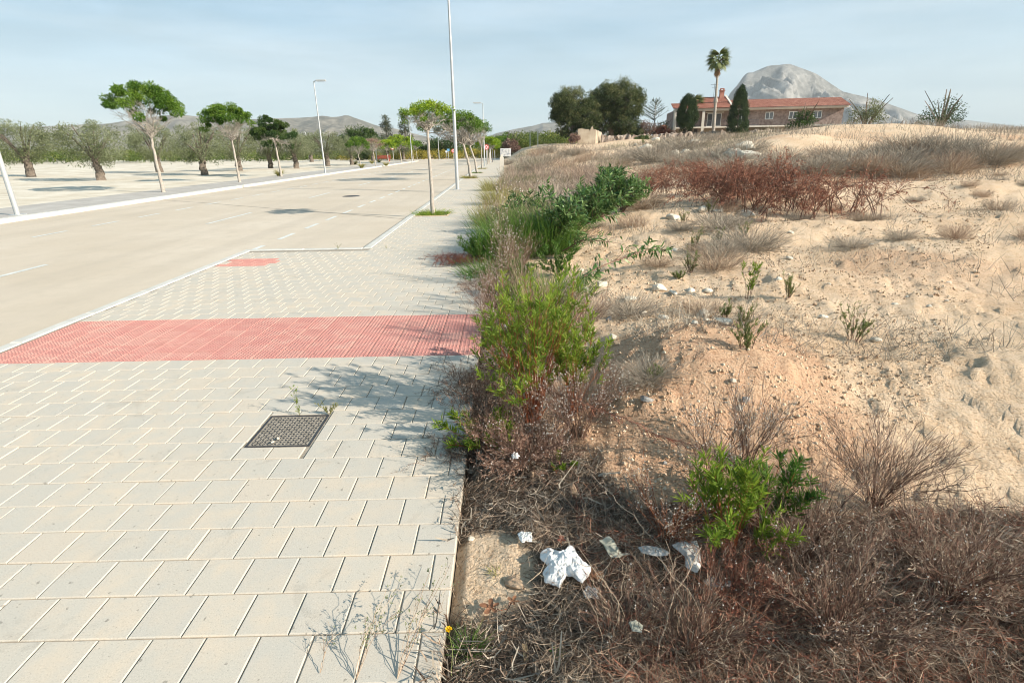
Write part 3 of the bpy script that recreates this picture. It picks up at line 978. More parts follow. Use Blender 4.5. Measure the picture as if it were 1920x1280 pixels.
# sloping parapet between the wings
g = Geo(); P = [(-.7, eave - .1), (3.4, eave + 1.35), (6.8, eave + 2.45), (6.8, eave - .1)]
V = [(x, y, z) for x in (9.0, 9.3) for (y, z) in P]
g.add(V, [(0, 1, 2, 3), (4, 5, 6, 7), (0, 1, 5, 4), (1, 2, 6, 5), (2, 3, 7, 6), (3, 0, 4, 7)]); g.build('parapet', 'white_wall', house)
ch = Geo().box(7.9, 8.6, 5.2, 5.9, eave + 1.5, eave + 3.0).box(7.8, 8.7, 5.1, 6.0, eave + 3.0, eave + 3.12).box(7.95, 8.55, 5.25, 5.85, eave + 3.3, eave + 3.42).build('chimney', 'roof', house)
g = Geo()
for (x, y) in ((7.95, 5.25), (8.5, 5.25), (7.95, 5.8), (8.5, 5.8)): g.box(x - .04, x + .08, y - .04, y + .08, eave + 3.1, eave + 3.32)
g.build('chimney_pot', 'roof', ch)
an = Geo().tube(np.array([[(6.9, 5.4, eave + 1.9), (6.9, 5.4, eave + 4.3)], [(6.3, 5.4, eave + 4.0), (7.5, 5.4, eave + 4.0)], [(6.5, 5.4, eave + 3.6), (7.3, 5.4, eave + 3.6)], [(6.4, 5.1, eave + 4.0), (6.4, 5.7, eave + 4.0)], [(7.4, 5.1, eave + 4.0), (7.4, 5.7, eave + 4.0)]], float), .03)
an.build('antenna', 'darkmetal', house)


def window(x, z0, wd, ht, y, panes=2, name='window'):
    f = Geo()
    t = .09
    f.box(x, x + t, y - .08, y, z0, z0 + ht).box(x + wd - t, x + wd, y - .08, y, z0, z0 + ht).box(x + t, x + wd - t, y - .08, y, z0, z0 + t).box(x + t, x + wd - t, y - .08, y, z0 + ht - t, z0 + ht)
    for i in range(1, panes):
        xx = x + wd * i / panes; f.box(xx - .05, xx + .05, y - .075, y, z0 + t, z0 + ht - t)
    fo = f.build(name, 'white', house)
    Geo().box(x + t, x + wd - t, y - .03, y - .012, z0 + t, z0 + ht - t).build('pane', 'glass', fo)
    return fo


window(5.6, bal + .05, .9, 2.1, 2.2, 1, 'balcony_door'); window(7.0, bal + .05, .9, 2.1, 2.2, 1, 'balcony_door')
Geo().box(5.3, 8.2, 1.98, 2.19, bal + 2.2, bal + 2.36).build('shutter_box', 'white_wall', house)
window(10.6, bal + .05, 1.1, 1.9, 2.2, 2, 'balcony_door')
Geo().box(10.3, 12.0, 1.98, 2.19, bal + 1.98, bal + 2.12).build('shutter_box', 'white_wall', house)
for x in (14.9, 18.6, 22.4): window(x, bal + 1.0, 1.3, 1.15, 2.2, 2)
for x in (1.6, 2.5, 3.4): Geo().box(x, x + .12, 2.0, 2.1, -1.5, bal - .22).build('door_post', 'white_wall', house)
Geo().box(1.5, 4.2, 2.12, 2.19, -1.5, bal - .22).build('garage_door', 'darkmetal', house)
g = Geo()
for x0, x1 in ((.3, 4.3), (4.8, 8.7), (9.35, 13.4)):
    y = -.12 if x1 < 9 else -.1
    g.tube(np.array([[(x0, y, bal + .95), (x1, y, bal + .95)], [(x0, y, bal + .12), (x1, y, bal + .12)]], float), .03, sides=4)
    xs = np.arange(x0, x1, .16); g.tube(np.stack([np.stack([xs, xs * 0 + y, xs * 0 + bal + .12], -1), np.stack([xs, xs * 0 + y, xs * 0 + bal + .95], -1)], 1), .012)
g.build('balcony_railing', 'darkmetal', house)

# ---- ruin
RY = 84.0
a = atY(1083, 268, RY); t_ = atY(1083, 242, RY); bR = atY(1112, 268, RY); cR = atY(1127, 268, RY)
rh = t_[2] - a[2]; rw = bR[0] - a[0]; rd = 3.0
ruin = thing('ruined_hut', (a[0], RY, a[2]), 'small roofless rendered ruin with a jagged wall top under the two pines', 'ruin')


def profwall(pts, thick, axis):
    """wall standing along x (axis 0) or y (axis 1); pts = top profile"""
    n = len(pts); V = []
    for s_ in (0, thick):
        for z_ in (0, 1):
            for (u_, h_) in pts: V.append(((u_, s_, h_ if z_ else -1.2) if axis == 0 else (s_, u_, h_ if z_ else -1.2)))
    V = np.array(V, float); F = []
    for i in range(n - 1):
        F += [(i, i + 1, n + i + 1, n + i), (2 * n + i, 3 * n + i, 3 * n + i + 1, 2 * n + i + 1), (n + i, n + i + 1, 3 * n + i + 1, 3 * n + i)]
    F += [(0, n, 3 * n, 2 * n), (n - 1, 2 * n - 1, 4 * n - 1, 3 * n - 1)]
    return V, F


V, F = profwall([(0, rh), (.5, rh + .05), (rw * .5, rh * .98), (rw * .72, rh * .97), (rw * .76, rh * .82), (rw * .84, rh * 1.05), (rw * .92, rh * 1.2), (rw * .97, rh * 1.1), (rw, rh * .95)], .35, 0)
Geo().add(V, F).build('front_wall', 'ruin', ruin)
V, F = profwall([(0, rh * .95), (1.0, rh * .85), (1.4, rh * .4), (1.8, rh * .9), (2.6, rh * .82), (4.2, rh * .8)], .35, 1)
V[:, 0] += rw - .002; V[:, 0] += V[:, 1] * .38
V[:, 1] += .0
Geo().add(V, F).build('side_wall', 'ruin', ruin)

# rubble wall
a = atY(1127, 267, 86.); b_ = atY(1345, 266, 93.)
n = 90; k = 6
xs = np.linspace(a[0], b_[0] + 10, n); yy = np.linspace(86, 93, n)
Vv = []
for j, (zz, dy) in enumerate(((-1.8, -.3), (-.6, -.28), (.0, -.25), (.45, -.2), (.8, -.1), (.72, .3), (-1.5, .4))):
    Vv.append(np.stack([xs, yy + dy + .14 * rng.normal(size=n), a[2] + .1 + zz + np.linspace(0, .7, n) + .13 * rng.normal(size=n) * (zz > .3)], -1))
V = np.concatenate(Vv); m_ = len(Vv); ii = (np.arange(m_ - 1)[:, None] * n + np.arange(n - 1)[None])
Geo().add(V, np.stack([ii, ii + 1, ii + n + 1, ii + n], -1).reshape(-1, 4)).build('rubble_wall', 'rubble', label='low dark rubble field wall running from the ruin toward the villa', cat='wall')

# ================================================================== TREES
def treeroot(name, base, label, cat='tree', group=None): return thing(name, base, label, cat, group)


def trunkgeo(pts, r0, r1, sides=8):
    P = np.array(pts, float)[None]; k = P.shape[1]
    P2 = np.stack([np.interp(np.linspace(0, k - 1, 14), np.arange(k), P[0, :, c]) for c in range(3)], -1)[None]
    P2[:, 1:-1] += rng.normal(size=(1, 12, 3)) * r0 * .12
    rr = np.linspace(r0, r1, 14)[None] * (1 + .35 * np.exp(-np.linspace(0, 8, 14)))[None]
    return Geo().tube(P2, rr, sides=sides)


def street_tree(base, fork, top, cw, ch, label, lean=(0, 0), leaves=6500, leaf=.06, mat='street', branchy=1., r0=.055, name='street_tree', group=None, flat=1., tubes=26, bare=0., off=0.):
    """young street tree: pole trunk, fan of limbs, umbrella crown. heights above base, cw crown width"""
    t = treeroot(name, base, label, 'tree', group)
    fk = np.array([lean[0], lean[1], fork])
    trunkgeo([(0, 0, -.1), (lean[0] * .35, lean[1] * .35, fork * .5), fk], r0, r0 * .62).build('trunk', 'bark', t, smooth=True)
    n = tubes; az = rng.uniform(0, 2 * np.pi, n); rr = cw / 2 * np.sqrt(rng.uniform(.1, 1, n)) * .85
    k = 6; tt = np.linspace(0, 1, k)[None, :, None]
    tipz = top - ch * (.42 + .42 * (rr / (cw / 2)) ** 2) * rng.uniform(.9, 1.15, n)
    tip = np.stack([fk[0] + np.cos(az) * rr, fk[1] + np.sin(az) * rr, tipz], -1)
    P = fk[None, None] * (1 - tt) + tip[:, None] * tt
    P[..., :2] += (-.06 * (tip - fk)[:, None, :2]) * np.sin(np.pi * tt)
    P[..., :2] += np.array([off, 0]) * tt ** 1.5
    P[:, 1:-1] += rng.normal(size=(n, k - 2, 3)) * .03 * cw
    g_ = Geo().tube(P, taper(n, k, r0 * .34, r0 * .10), sides=4)
    s2 = subs(P, n * 6, .35, 1, cw * .17, .7, 4, .12); g_.tube(s2, taper(len(s2), 4, r0 * .11, r0 * .04), sides=3)
    s3 = subs(s2, n * 14, .3, 1, cw * .08, .7, 3, .1); g_.ribbon(s3, r0 * .07)
    g_.build('limbs', 'bark', t)
    m = int(54 * flat)
    a2 = rng.uniform(0, 2 * np.pi, m); r2 = cw / 2 * np.sqrt(rng.random(m)) * .93
    zz = top - ch * (.10 + .42 * (r2 / (cw / 2)) ** 2.2) - ch * .34 * rng.random(m) ** 1.5
    C = np.stack([fk[0] + off + np.cos(a2) * r2, fk[1] + np.sin(a2) * r2, zz], -1)
    q, D, L, r = clumps(C, cw * rng.uniform(.035, .12, m), max(10, leaves // m), leaf, flat=.6)
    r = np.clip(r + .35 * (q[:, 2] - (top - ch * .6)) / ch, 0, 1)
    D[:, 2] -= .25
    Geo().leaf(q, D, L, L * .42, r).build('crown', mat, t)
    return t


def wpos(px, py, z=0.): return at(px, py, z)


# right-hand pavement trees
b = np.array([-2.02, 15.4, -.02])
sc_ = lambda py, B=b: zfor(B[0], B[1], py)
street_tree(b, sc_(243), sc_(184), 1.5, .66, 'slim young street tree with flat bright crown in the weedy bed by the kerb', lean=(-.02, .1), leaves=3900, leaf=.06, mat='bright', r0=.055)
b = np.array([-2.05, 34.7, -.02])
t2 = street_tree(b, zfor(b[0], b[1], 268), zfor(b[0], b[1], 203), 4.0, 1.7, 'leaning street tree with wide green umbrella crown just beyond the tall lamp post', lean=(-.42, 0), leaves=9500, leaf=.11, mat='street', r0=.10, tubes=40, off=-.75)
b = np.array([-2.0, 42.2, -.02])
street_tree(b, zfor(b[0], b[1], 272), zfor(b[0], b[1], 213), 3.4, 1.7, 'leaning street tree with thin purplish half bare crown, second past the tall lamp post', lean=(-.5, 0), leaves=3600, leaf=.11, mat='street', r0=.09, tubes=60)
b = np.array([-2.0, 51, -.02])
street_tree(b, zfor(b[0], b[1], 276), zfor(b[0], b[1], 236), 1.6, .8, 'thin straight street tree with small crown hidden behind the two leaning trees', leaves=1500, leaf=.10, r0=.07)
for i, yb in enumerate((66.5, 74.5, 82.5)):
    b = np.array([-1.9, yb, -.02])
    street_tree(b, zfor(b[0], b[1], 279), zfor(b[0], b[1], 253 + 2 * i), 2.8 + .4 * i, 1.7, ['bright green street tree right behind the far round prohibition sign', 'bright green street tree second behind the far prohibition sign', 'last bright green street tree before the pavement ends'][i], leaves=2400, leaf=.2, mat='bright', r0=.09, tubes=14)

# left-hand street trees
LT = [(528, 331, 262, 206, 42, 3.1, 3.5, 'dkgreen', 'dense dark green round street tree on the far pavement, nearest beside the sandy park', 15000, .12, .085),
      (676.6, 314.5, 288, 255, 0, 2.6, 1.5, 'street', 'small round green street tree in front of the big dark park tree', 2600, .16, .06),
      (717.5, 311.5, 284, 257, 0, 2.6, 1.4, 'browntree', 'small street tree with pinkish brown withered crown near the red bench', 1500, .12, .06),
      (750, 308, 281, 262, 0, 3.0, 1.3, 'bright', 'small yellow green street tree next to the round speed sign', 2400, .18, .06),
      (788, 304.5, 279, 251, 0, 5.0, 2.6, 'bright', 'wide bright green street tree near the far end of the road', 3600, .24, .08),
      (802, 301.5, 280, 262, 0, 2.6, 1.4, 'street', 'slender dark street tree near the road end, left of its twin', 1200, .22, .05),
      (812, 300.5, 280, 262, 0, 2.6, 1.4, 'street', 'slender dark street tree near the road end, right of its twin', 1200, .22, .05)]
for (px, py, fk, tp, _, cw, chh, mt, lb, nl, ls, r0) in LT:
    b = at(px, py, .0); b[0] = min(b[0], -14.9)
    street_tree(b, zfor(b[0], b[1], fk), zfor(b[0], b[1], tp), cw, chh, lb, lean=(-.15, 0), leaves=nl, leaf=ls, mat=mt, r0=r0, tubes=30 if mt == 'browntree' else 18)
for i, (x, y) in enumerate(((-16.3, 34.5), (-16.2, 26.5))):
    street_tree(np.array([x, y, 0]), 2.4, 4.6 + .3 * i, 3.1, 2.2, ['round green street tree on the far pavement outside the sandy park, second nearest', 'round green street tree on the far pavement, nearest of its row'][i], leaves=11000, leaf=.12, r0=.08)


# ---- olives
def olive(base, h, wd, label, n=60, leaf=.16, lv=7500, low=.12):
    t = treeroot('olive_tree', base, label, 'tree', 'olive trees in the sandy park')
    trunkgeo([(0, 0, -.2), (.05, 0, h * .18), (-.05, .05, h * .36)], h * .075, h * .05).build('trunk', 'darkbark', t, smooth=True)
    P = stems(10, h * .75, .55, 5, .05); P[..., 2] += h * .22
    Geo().tube(P, taper(10, 5, h * .025, h * .008), sides=4).build('limbs', 'darkbark', t)
    d = nrm(rng.normal(size=(n, 3))); rr = rng.uniform(.45, .95, (n, 1))
    C = d * rr * np.array([wd / 2, wd / 2, h * .42]) + np.array([0, 0, h * (.5 + low)])
    q, D, L, r = clumps(C, wd * rng.uniform(.07, .14, n), lv // n, leaf)
    q[:, 2] = np.maximum(q[:, 2], h * .12 + .1 * rng.random(len(q)))
    Geo().leaf(q, D, L, L * .3, r).build('crown', 'olive', t)
    return t


ol = olive(np.array([*at(556, 317.5)[:2], PZ(*at(556, 317.5)[:2])]), 3.9, 4.6, 'broad grey olive tree right of the dense dark street tree')
for i, (px, py, s, rz, lb) in enumerate(((508, 318, .9, 1, 'grey olive tree partly hidden behind the dense street tree trunk'),
                                   (615, 312.5, 1.03, 2, 'wide grey olive tree behind the nearer left lamp post'),
                                   (660.5, 309.5, .92, 3, 'yellowish grey olive tree with visible short trunk right of the lamp post'),
                                   (585, 305, 1.15, 4.2, 'grey olive tree in the back row between two nearer olives'),
                                   (700, 303.5, 1.0, 5, 'grey olive tree behind the red bench'),
                                   (728, 301, 1.0, .5, 'grey olive tree directly behind the round speed sign'),
                                   (757, 300, 1.05, 1.5, 'grey olive tree right of the round speed sign'),
                                   (450, 322, 1.05, 3.3, 'grey olive tree outside the park edge beside the far pavement'),
                                   (385, 330, 1.0, 4.0, 'grey olive tree in the left part of the park, near row'),
                                   (300, 325, 1.1, 5.2, 'grey olive tree in the left part of the park, back row'),
                                   (190, 340, 1.0, .2, 'grey olive tree farthest left in the near row'),
                                   (60, 335, 1.1, 2.2, 'grey olive tree farthest left in the back row'))):
    p = at(px, py); p[2] = PZ(p[0], p[1])
    copy(ol, p, lb, rz, s)


# ---- big crowns
def bigtree(name, base, blobs, trunks, mat, label, leaf, per, nclump, aspect=.35, rr=(.09, .2), cat='tree', bark='darkbark', flat=.75, shell=(.55, 1.04)):
    """blobs: (dx, dy, z, rx, ry, rz) ellipsoids filled with leaf clumps near their surface"""
    t = treeroot(name, base, label, cat)
    g_ = Geo()
    for (pts, r0, r1) in trunks: g_.V += [v + 0 for v in []]; gg = trunkgeo(pts, r0, r1, 8); g_.add(gg.V[0], gg.Fc[0])
    g_.build('trunk', bark, t, smooth=True)
    g_ = Geo(); gb = Geo()
    for (dx, dy, z, rx, ry, rz) in blobs:
        n = int(nclump * (rx * rz) ** .9)
        d = nrm(rng.normal(size=(n, 3))); s_ = rng.uniform(*shell, (n, 1))
        C = d * s_ * np.array([rx, ry, rz]) + np.array([dx, dy, z])
        q, D, L, r = clumps(C, min(rx, rz) * rng.uniform(*rr, n) * 1.6, per, leaf, flat=flat)
        r = np.clip(r * 1.15 - .1 + .22 * (q[:, 2] - z) / rz, 0, 1)  # highlights painted in: leaves get lighter toward the top of each blob
        g_.leaf(q, D, L, L * aspect, r)
        # limbs reaching into the crown
        m_ = 10; o = trunks[0][0][-1]
        k = 5; tt = np.linspace(0, 1, k)[None, :, None]
        tip = C[rng.integers(0, n, m_)]
        P = np.array(o, float)[None, None] * (1 - tt) + tip[:, None] * tt
        gb.tube(P, taper(m_, k, trunks[0][2] * .45, trunks[0][2] * .12), sides=4)
    gb.build('limbs', bark, t)
    g_.build('crown', mat, t)
    return t


def m_at(px, Y, ref=None):    # metres per pixel at depth Y
    return Y / FOC * .985


PYL, PYR = 88., 92.
def pxv(px, py, Y): return atY(px, py, Y)
def blob(px, py, rx, rz, Y, base, dy=0, ry=None):
    p = atY(px, py, Y); s = .001 * Y * .94 + .0
    return (p[0] - base[0], dy, p[2] - base[2], rx * s * 1.06, (ry or rx) * s * 1.06, rz * s * 1.06)


b = atY(1075, 271, PYL)
BL = [(1070, 196, 30, 30), (1054, 190, 20, 17), (1083, 205, 24, 26), (1050, 216, 16, 15), (1065, 235, 22, 17), (1093, 225, 24, 18), (1060, 205, 26, 28), (1060, 250, 11, 8), (1106, 205, 17, 22), (1098, 238, 18, 12), (1046, 204, 12, 9), (1112, 226, 14, 12), (1102, 196, 12, 12)]
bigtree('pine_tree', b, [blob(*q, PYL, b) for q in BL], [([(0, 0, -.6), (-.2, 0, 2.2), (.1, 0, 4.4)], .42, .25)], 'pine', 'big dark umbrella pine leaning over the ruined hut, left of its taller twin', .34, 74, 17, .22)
b = atY(1144, 266, PYR)
BR_ = [(1140, 190, 30, 30), (1165, 190, 38, 32), (1152, 178, 36, 20), (1178, 200, 28, 34), (1168, 228, 30, 24), (1140, 225, 28, 22), (1122, 205, 22, 24), (1182, 250, 20, 13), (1112, 235, 18, 12), (1198, 192, 9, 22), (1117, 188, 13, 14)]
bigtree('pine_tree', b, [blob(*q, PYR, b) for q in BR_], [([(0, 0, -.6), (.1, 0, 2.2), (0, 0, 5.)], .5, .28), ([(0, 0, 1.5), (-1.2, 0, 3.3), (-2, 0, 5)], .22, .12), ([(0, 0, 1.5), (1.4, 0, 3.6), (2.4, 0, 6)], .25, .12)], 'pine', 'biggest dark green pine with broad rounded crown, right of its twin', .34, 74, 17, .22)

# cypresses
def cypress(base, h, wd, label, blunt, stemh):
    t = treeroot('cypress_tree', base, label, 'tree', None)
    trunkgeo([(0, 0, -.8), (0, 0, h * .2), (0, 0, h * .8)], .16, .05).build('trunk', 'darkbark', t, smooth=True)
    n = 230; z = rng.random(n) ** .9; az = rng.uniform(0, 2 * np.pi, n)
    prof = np.interp(z, [0, .1, .3, .55, .8, .93, 1], blunt) * wd / 2
    jt = rng.uniform(.68, 1.02, n)
    C = np.stack([np.cos(az) * prof * jt, np.sin(az) * prof * jt, stemh + z * (h - stemh)], -1)
    q, D, L, r = clumps(C, wd * rng.uniform(.06, .15, n), 62, .24, flat=1.7)
    D[:, 2] = np.abs(D[:, 2]) + .7
    r = np.clip(r - .1 + .3 * (np.sin(az.repeat(62)) < -.0), 0, 1)  # painted highlight: leaves on the side facing the camera made lighter
    Geo().leaf(q, D, L, L * .35, r).build('crown', 'cyp', t)


cy1 = atY(1285, 254, 90.); cypress(cy1, zfor(cy1[0], 90, 182) - cy1[2], 2.9, 'blunt egg shaped cypress with short bare stem before the left end of the villa', [.35, .75, 1, .98, .75, .5, .15], .8)
cy2 = atY(1381, 252, 88.); cypress(cy2, zfor(cy2[0], 88, 166) - cy2[2], 3.0, 'tall pointed cypress standing before the right wing of the villa', [.85, 1, .98, .82, .52, .3, .05], -.2)


# palm
def frondmesh(L=1.7, n=15, mat='palm', nm='frond', droopf=.5):
    g_ = Geo(); P = np.array([[(0, 0, 0), (L * .25, 0, .04), (L * .5, 0, .0)]]); g_.tube(P, .02, .3)
    a = np.linspace(-1.25, 1.25, n); B = np.repeat(P[0, -1][None], n, 0)
    D = np.stack([np.cos(a), np.sin(a), -.15 - droopf * np.abs(a) * .3], -1)
    g_.leaf6(B, D, L * (.75 - .16 * np.abs(a)), .075 * L, rng.random(n), np.tile([0, 0, 1.], (n, 1)), .55)
    me = g_
    return me


PY_ = 93.
pb = atY(1337, 252, PY_); ptop = atY(1347.5, 112, PY_)
palm = thing('palm_tree', pb, 'tall slender fan palm rising in front of the villa roof', 'palm')
hP = ptop[2] - pb[2]; lx = ptop[0] - pb[0]
zz = np.linspace(0, 1, 60)
pp = np.stack([lx * zz ** 1.1 * 1., zz * 0, zz * (hP - .3) - .5 * (zz == 0)], -1)[None]
rr = (.26 - .13 * zz + .02 * (np.arange(60) % 2) + .13 * np.exp(-((zz - .47) / .035) ** 2))[None]
Geo().tube(pp, rr, sides=9).build('trunk', 'bark', palm)
fm = None; fd = None
for i in range(34):
    az = i * 2.4 + rng.normal() * .1; el = np.interp(i, [0, 10, 22, 33], [1.25, .7, .15, -.45])
    if fm is None: o = frondmesh().build('frond', 'palm', palm); fm = o.data
    else: o = bpy.data.objects.new('frond', fm); COL.objects.link(o); o.parent = palm
    o.location = (lx, 0, hP - .25 + .2 * math.sin(el)); o.rotation_euler = (rng.normal() * .3, -el, az); o.scale = (.98 + .2 * rng.random(),) * 3
for i in range(16):
    az = i * 2.4 + .5; el = -1.0 - .35 * rng.random()
    if fd is None: o = frondmesh(1.2, 9, 'deadpalm').build('dead_frond', 'deadpalm', palm); fd = o.data
    else: o = bpy.data.objects.new('dead_frond', fd); COL.objects.link(o); o.parent = palm
    o.location = (lx, 0, hP - .75 - .5 * rng.random()); o.rotation_euler = (0, -el, az)
# small palm behind the left cypress
sp = atY(1300, 214, 99.)
sp[2] -= 2.5
spalm = thing('palm_tree', sp, 'small fan palm showing its tips behind the blunt cypress', 'palm')
Geo().tube(np.array([[(0, 0, -2.6), (0, 0, 2.9)]], float), .2, sides=8).build('trunk', 'bark', spalm)
for i in range(20):
    az = i * 2.4; el = np.interp(i, [0, 19], [1.3, -.1])
    o = bpy.data.objects.new('frond', fm); COL.objects.link(o); o.parent = spalm
    o.location = (0, 0, 3.9); o.rotation_euler = (0, -el, az); o.scale = (1.15,) * 3

# bare araucaria like tree
b = atY(1224, 268, 104.)
ar = treeroot('sparse_conifer', b, 'sparse nearly bare conifer with level branches left of the villa', 'tree')
hh = zfor(b[0], 104, 191) - b[2]
P0 = np.array([[(0, 0, -.5), (0, 0, hh * .5), (.05, 0, hh)]]); Geo().tube(P0, np.array([[.15, .1, .03]]), sides=6).build('trunk', 'bark', ar)
n = 70; zt = rng.uniform(.45, 1, n) ** .8; az = rng.uniform(0, 2 * np.pi, n); ln = (1.02 - zt) * 5.2 + .35
tt = np.linspace(0, 1, 5)[None, :, None]
B0 = np.stack([zt * 0, zt * 0, zt * hh], -1)[:, None]; Dd = np.stack([np.cos(az) * ln, np.sin(az) * ln, ln * .42], -1)[:, None]
P = B0 + Dd * tt + np.array([0, 0, .25]) * tt ** 2
g = Geo().tube(P, taper(n, 5, .035, .012)); s2 = subs(P, 420, .35, 1, .45, .8, 3, .3); g.ribbon(s2, .035); g.build('branches', 'conifer', ar)

# shrubs and trees left of the villa
def bush(name, base, rx, ry, rz, mat, label, leaf=.2, n=26, per=55, cat='bush', group=None, asp=.4, stem='darkbark', kind=None):
    t = thing(name, base, label, cat, group)
    P = stems(9, rz * 1.5, .6, 4, .1); Geo().tube(P, taper(9, 4, rz * .04, rz * .012), sides=3).build('stems', stem, t)
    d = nrm(rng.normal(size=(n, 3))); d[:, 2] = np.abs(d[:, 2]) * .9 - .1
    C = d * rng.uniform(.45, .95, (n, 1)) * np.array([rx, ry, rz]) + np.array([0, 0, rz * .35])
    q, D, L, r = clumps(C, min(rx, rz) * rng.uniform(.16, .34, n), per, leaf)
    Geo().leaf(q, D, L, L * asp, r).build('foliage', mat, t)
    return t


for (px, py, Y, rx, rz, mat, lb) in ((1216, 262, 97, 2.2, 2.6, 'browntree', 'reddish brown leafless bush left of the villa, below the sparse conifer'),
                                 (1238, 262, 98, 1.9, 2.6, 'dkgreen', 'dark green round bush close to the left corner of the villa'),
                                 (1246, 263, 93, 1.5, 2.0, 'reddry', 'red brown withered bush touching the left corner of the villa'),
                                 (1200, 262, 99, 1.9, 2.4, 'olive', 'olive green bush at the right foot of the biggest pine'),
                                 (1204, 272, 84, 1.3, 1.2, 'dkgreen', 'low dark green bush in front of the rubble wall'),
                                 (1166, 264, 97, 2.1, 1.9, 'dkgreen', 'dark bush in the shade of the biggest pine'),
                                 (1150, 262, 100, 1.5, 1.9, 'olive', 'yellowish bush seen between the pine trunks'),
                                 (1078, 270, 84, .95, 1.3, 'browntree', 'dark brown bush against the left wall of the ruin'),
                                 (1187, 262, 96, 1.5, 1.4, 'dkgreen', 'dark bush right of the biggest pine trunk')):
    p = atY(px, py, Y); bush('garden_bush', p, rx, rx, rz, mat, lb, .26, 30, 60)

# garden beyond the right edge of the photograph
for (px, py, Y, rx, rz, mat, lb) in ((1500, 252, 86, 2.0, 3.2, 'dkgreen', 'dark green garden bush before the right wing of the villa'),
                                 (1620, 250, 90, 3, 4.2, 'olive', 'grey green garden bush beyond the right wing of the villa'),
                                 (1760, 250, 94, 4, 5, 'dkgreen', 'large dark bush at the far right of the garden')):
    p = atY(px, py, Y); bush('garden_bush', p, rx, rx, rz, mat, lb, .3, 34, 60)

# left background trees
bk = at(671, 304); YB = bk[1] + 10
b = atY(672, 305, YB)
bigtree('park_tree', b, [blob(672, 264, 30, 24, YB, b), blob(690, 260, 22, 17, YB, b), blob(652, 271, 16, 12, YB, b), blob(680, 284, 22, 14, YB, b), blob(664, 256, 14, 9, YB, b)],
        [([(0, 0, -.4), (0, 0, 1.5), (0, 0, 3)], .3, .2)], 'dkgreen', 'big dark round tree at the back of the park left of the grey conifer', .3, 40, 30)
for px, w0, top, lb in ((730, 15, 216, 'tall grey green conifer with pale gaps, left of a matching pair behind the park'), (764, 17, 214, 'tall dark conifer, right of a matching pair behind the park')):
    Yc = 112.; b = atY(px, 306, Yc); s = .00094 * Yc
    ht = zfor(b[0], Yc, top) - b[2]
    t = treeroot('tall_conifer', b, lb, 'tree', None)
    trunkgeo([(0, 0, -.4), (0, 0, ht * .5), (0, 0, ht * .97)], .22, .05).build('trunk', 'darkbark', t)
    n = 95; z = rng.random(n) ** .9; az = rng.uniform(0, 2 * np.pi, n)
    pr = np.interp(z, [0, .15, .35, .6, .85, 1], [.9, 1.0, 1.05, .72, .62, .2]) * w0 * s * rng.uniform(.35, 1.05, n)
    C = np.stack([np.cos(az) * pr, np.sin(az) * pr, ht * (.12 + .86 * z)], -1)
    q, D, L, r = clumps(C, rng.uniform(.3, .62, n), 34, .3, flat=.8)
    Geo().leaf(q, D, L, L * .3, r).build('crown', 'conifer', t)

# mass of green behind the road end and the orchard
g = Geo()
C = []
for i in range(560):
    px = rng.uniform(560, 1080); Y = rng.uniform(112, 150)
    if px < 800: tp = 292 - 8 * rng.random() - 4 * math.sin(px * .05)
    elif px < 925: tp = 268 + 12 * abs(math.sin(px * .05)) + 16 * rng.random()
    else: tp = np.interp(px, [925, 960, 1000, 1040, 1080], [258, 251, 250, 249, 252]) + 20 * rng.random() ** 1.0
    C.append(atY(px, tp + 4, Y))
C = np.array(C)
q, D, L, r = clumps(C, rng.uniform(.9, 1.7, len(C)), 75, .42, flat=.7)
Geo().leaf(q, D, L, L * .5, r).build('orchard_foliage', 'orch', kind='stuff', label='yellow green orchard foliage rising behind the end of the road', cat='foliage')
# sloping orchard ground
a1, a2, a3, a4 = atY(900, 296, 112), atY(1110, 284, 112), atY(1110, 262, 160), atY(880, 280, 160)
Geo().add([a1, a2, a3, a4], [(0, 1, 2, 3)]).build('orchard_ground', 'plain', kind='structure')
# yellow flowering scrub at the road end
C = np.array([np.array([rng.uniform(-32, 1.5), rng.uniform(105, 111), rng.uniform(.1, 1.5)]) for _ in range(230)])
q, D, L, r = clumps(C, rng.uniform(.4, .9, len(C)), 60, .22, flat=.8)
Geo().leaf(q, D, L, L * .4, r).build('flowering_scrub', 'yflower', kind='stuff', label='yellow flowering scrub behind the far kerb', cat='scrub')
for (px, py, Y, rx, rz, mat, lb) in ((845, 296, 113, 5.5, 3.6, 'dkgreen', 'rounded dark green bush at the road end behind the tall lamp post'),
                                 (815, 297, 116, 4.4, 3.0, 'dkgreen', 'dark bush at the road end left of the tall lamp post'),
                                 (945, 292, 108, 3.4, 3.4, 'street', 'leafy green bush behind the grey notice board'),
                                 (968, 288, 108, 3.0, 2.6, 'orch', 'yellow green bush right of the grey notice board'),
                                 (958, 290, 104, 1.6, 2.3, 'browntree', 'reddish brown bush peeking over the notice board')):
    p = atY(px, py, Y); bush('roadside_bush', p, rx, rx * .7, rz, mat, lb, .34, 46, 75)
# far left background hedge
C = np.array([atY(rng.uniform(-150, 560), 287 + 9 * rng.random(), rng.uniform(100, 130)) for _ in range(260)])
q, D, L, r = clumps(C, rng.uniform(1.0, 1.8, len(C)), 60, .45, flat=.7)
Geo().leaf(q, D, L, L * .5, r).build('distant_woodland', 'orch', kind='stuff', label='low distant woodland behind the park at the foot of the hills', cat='woodland')

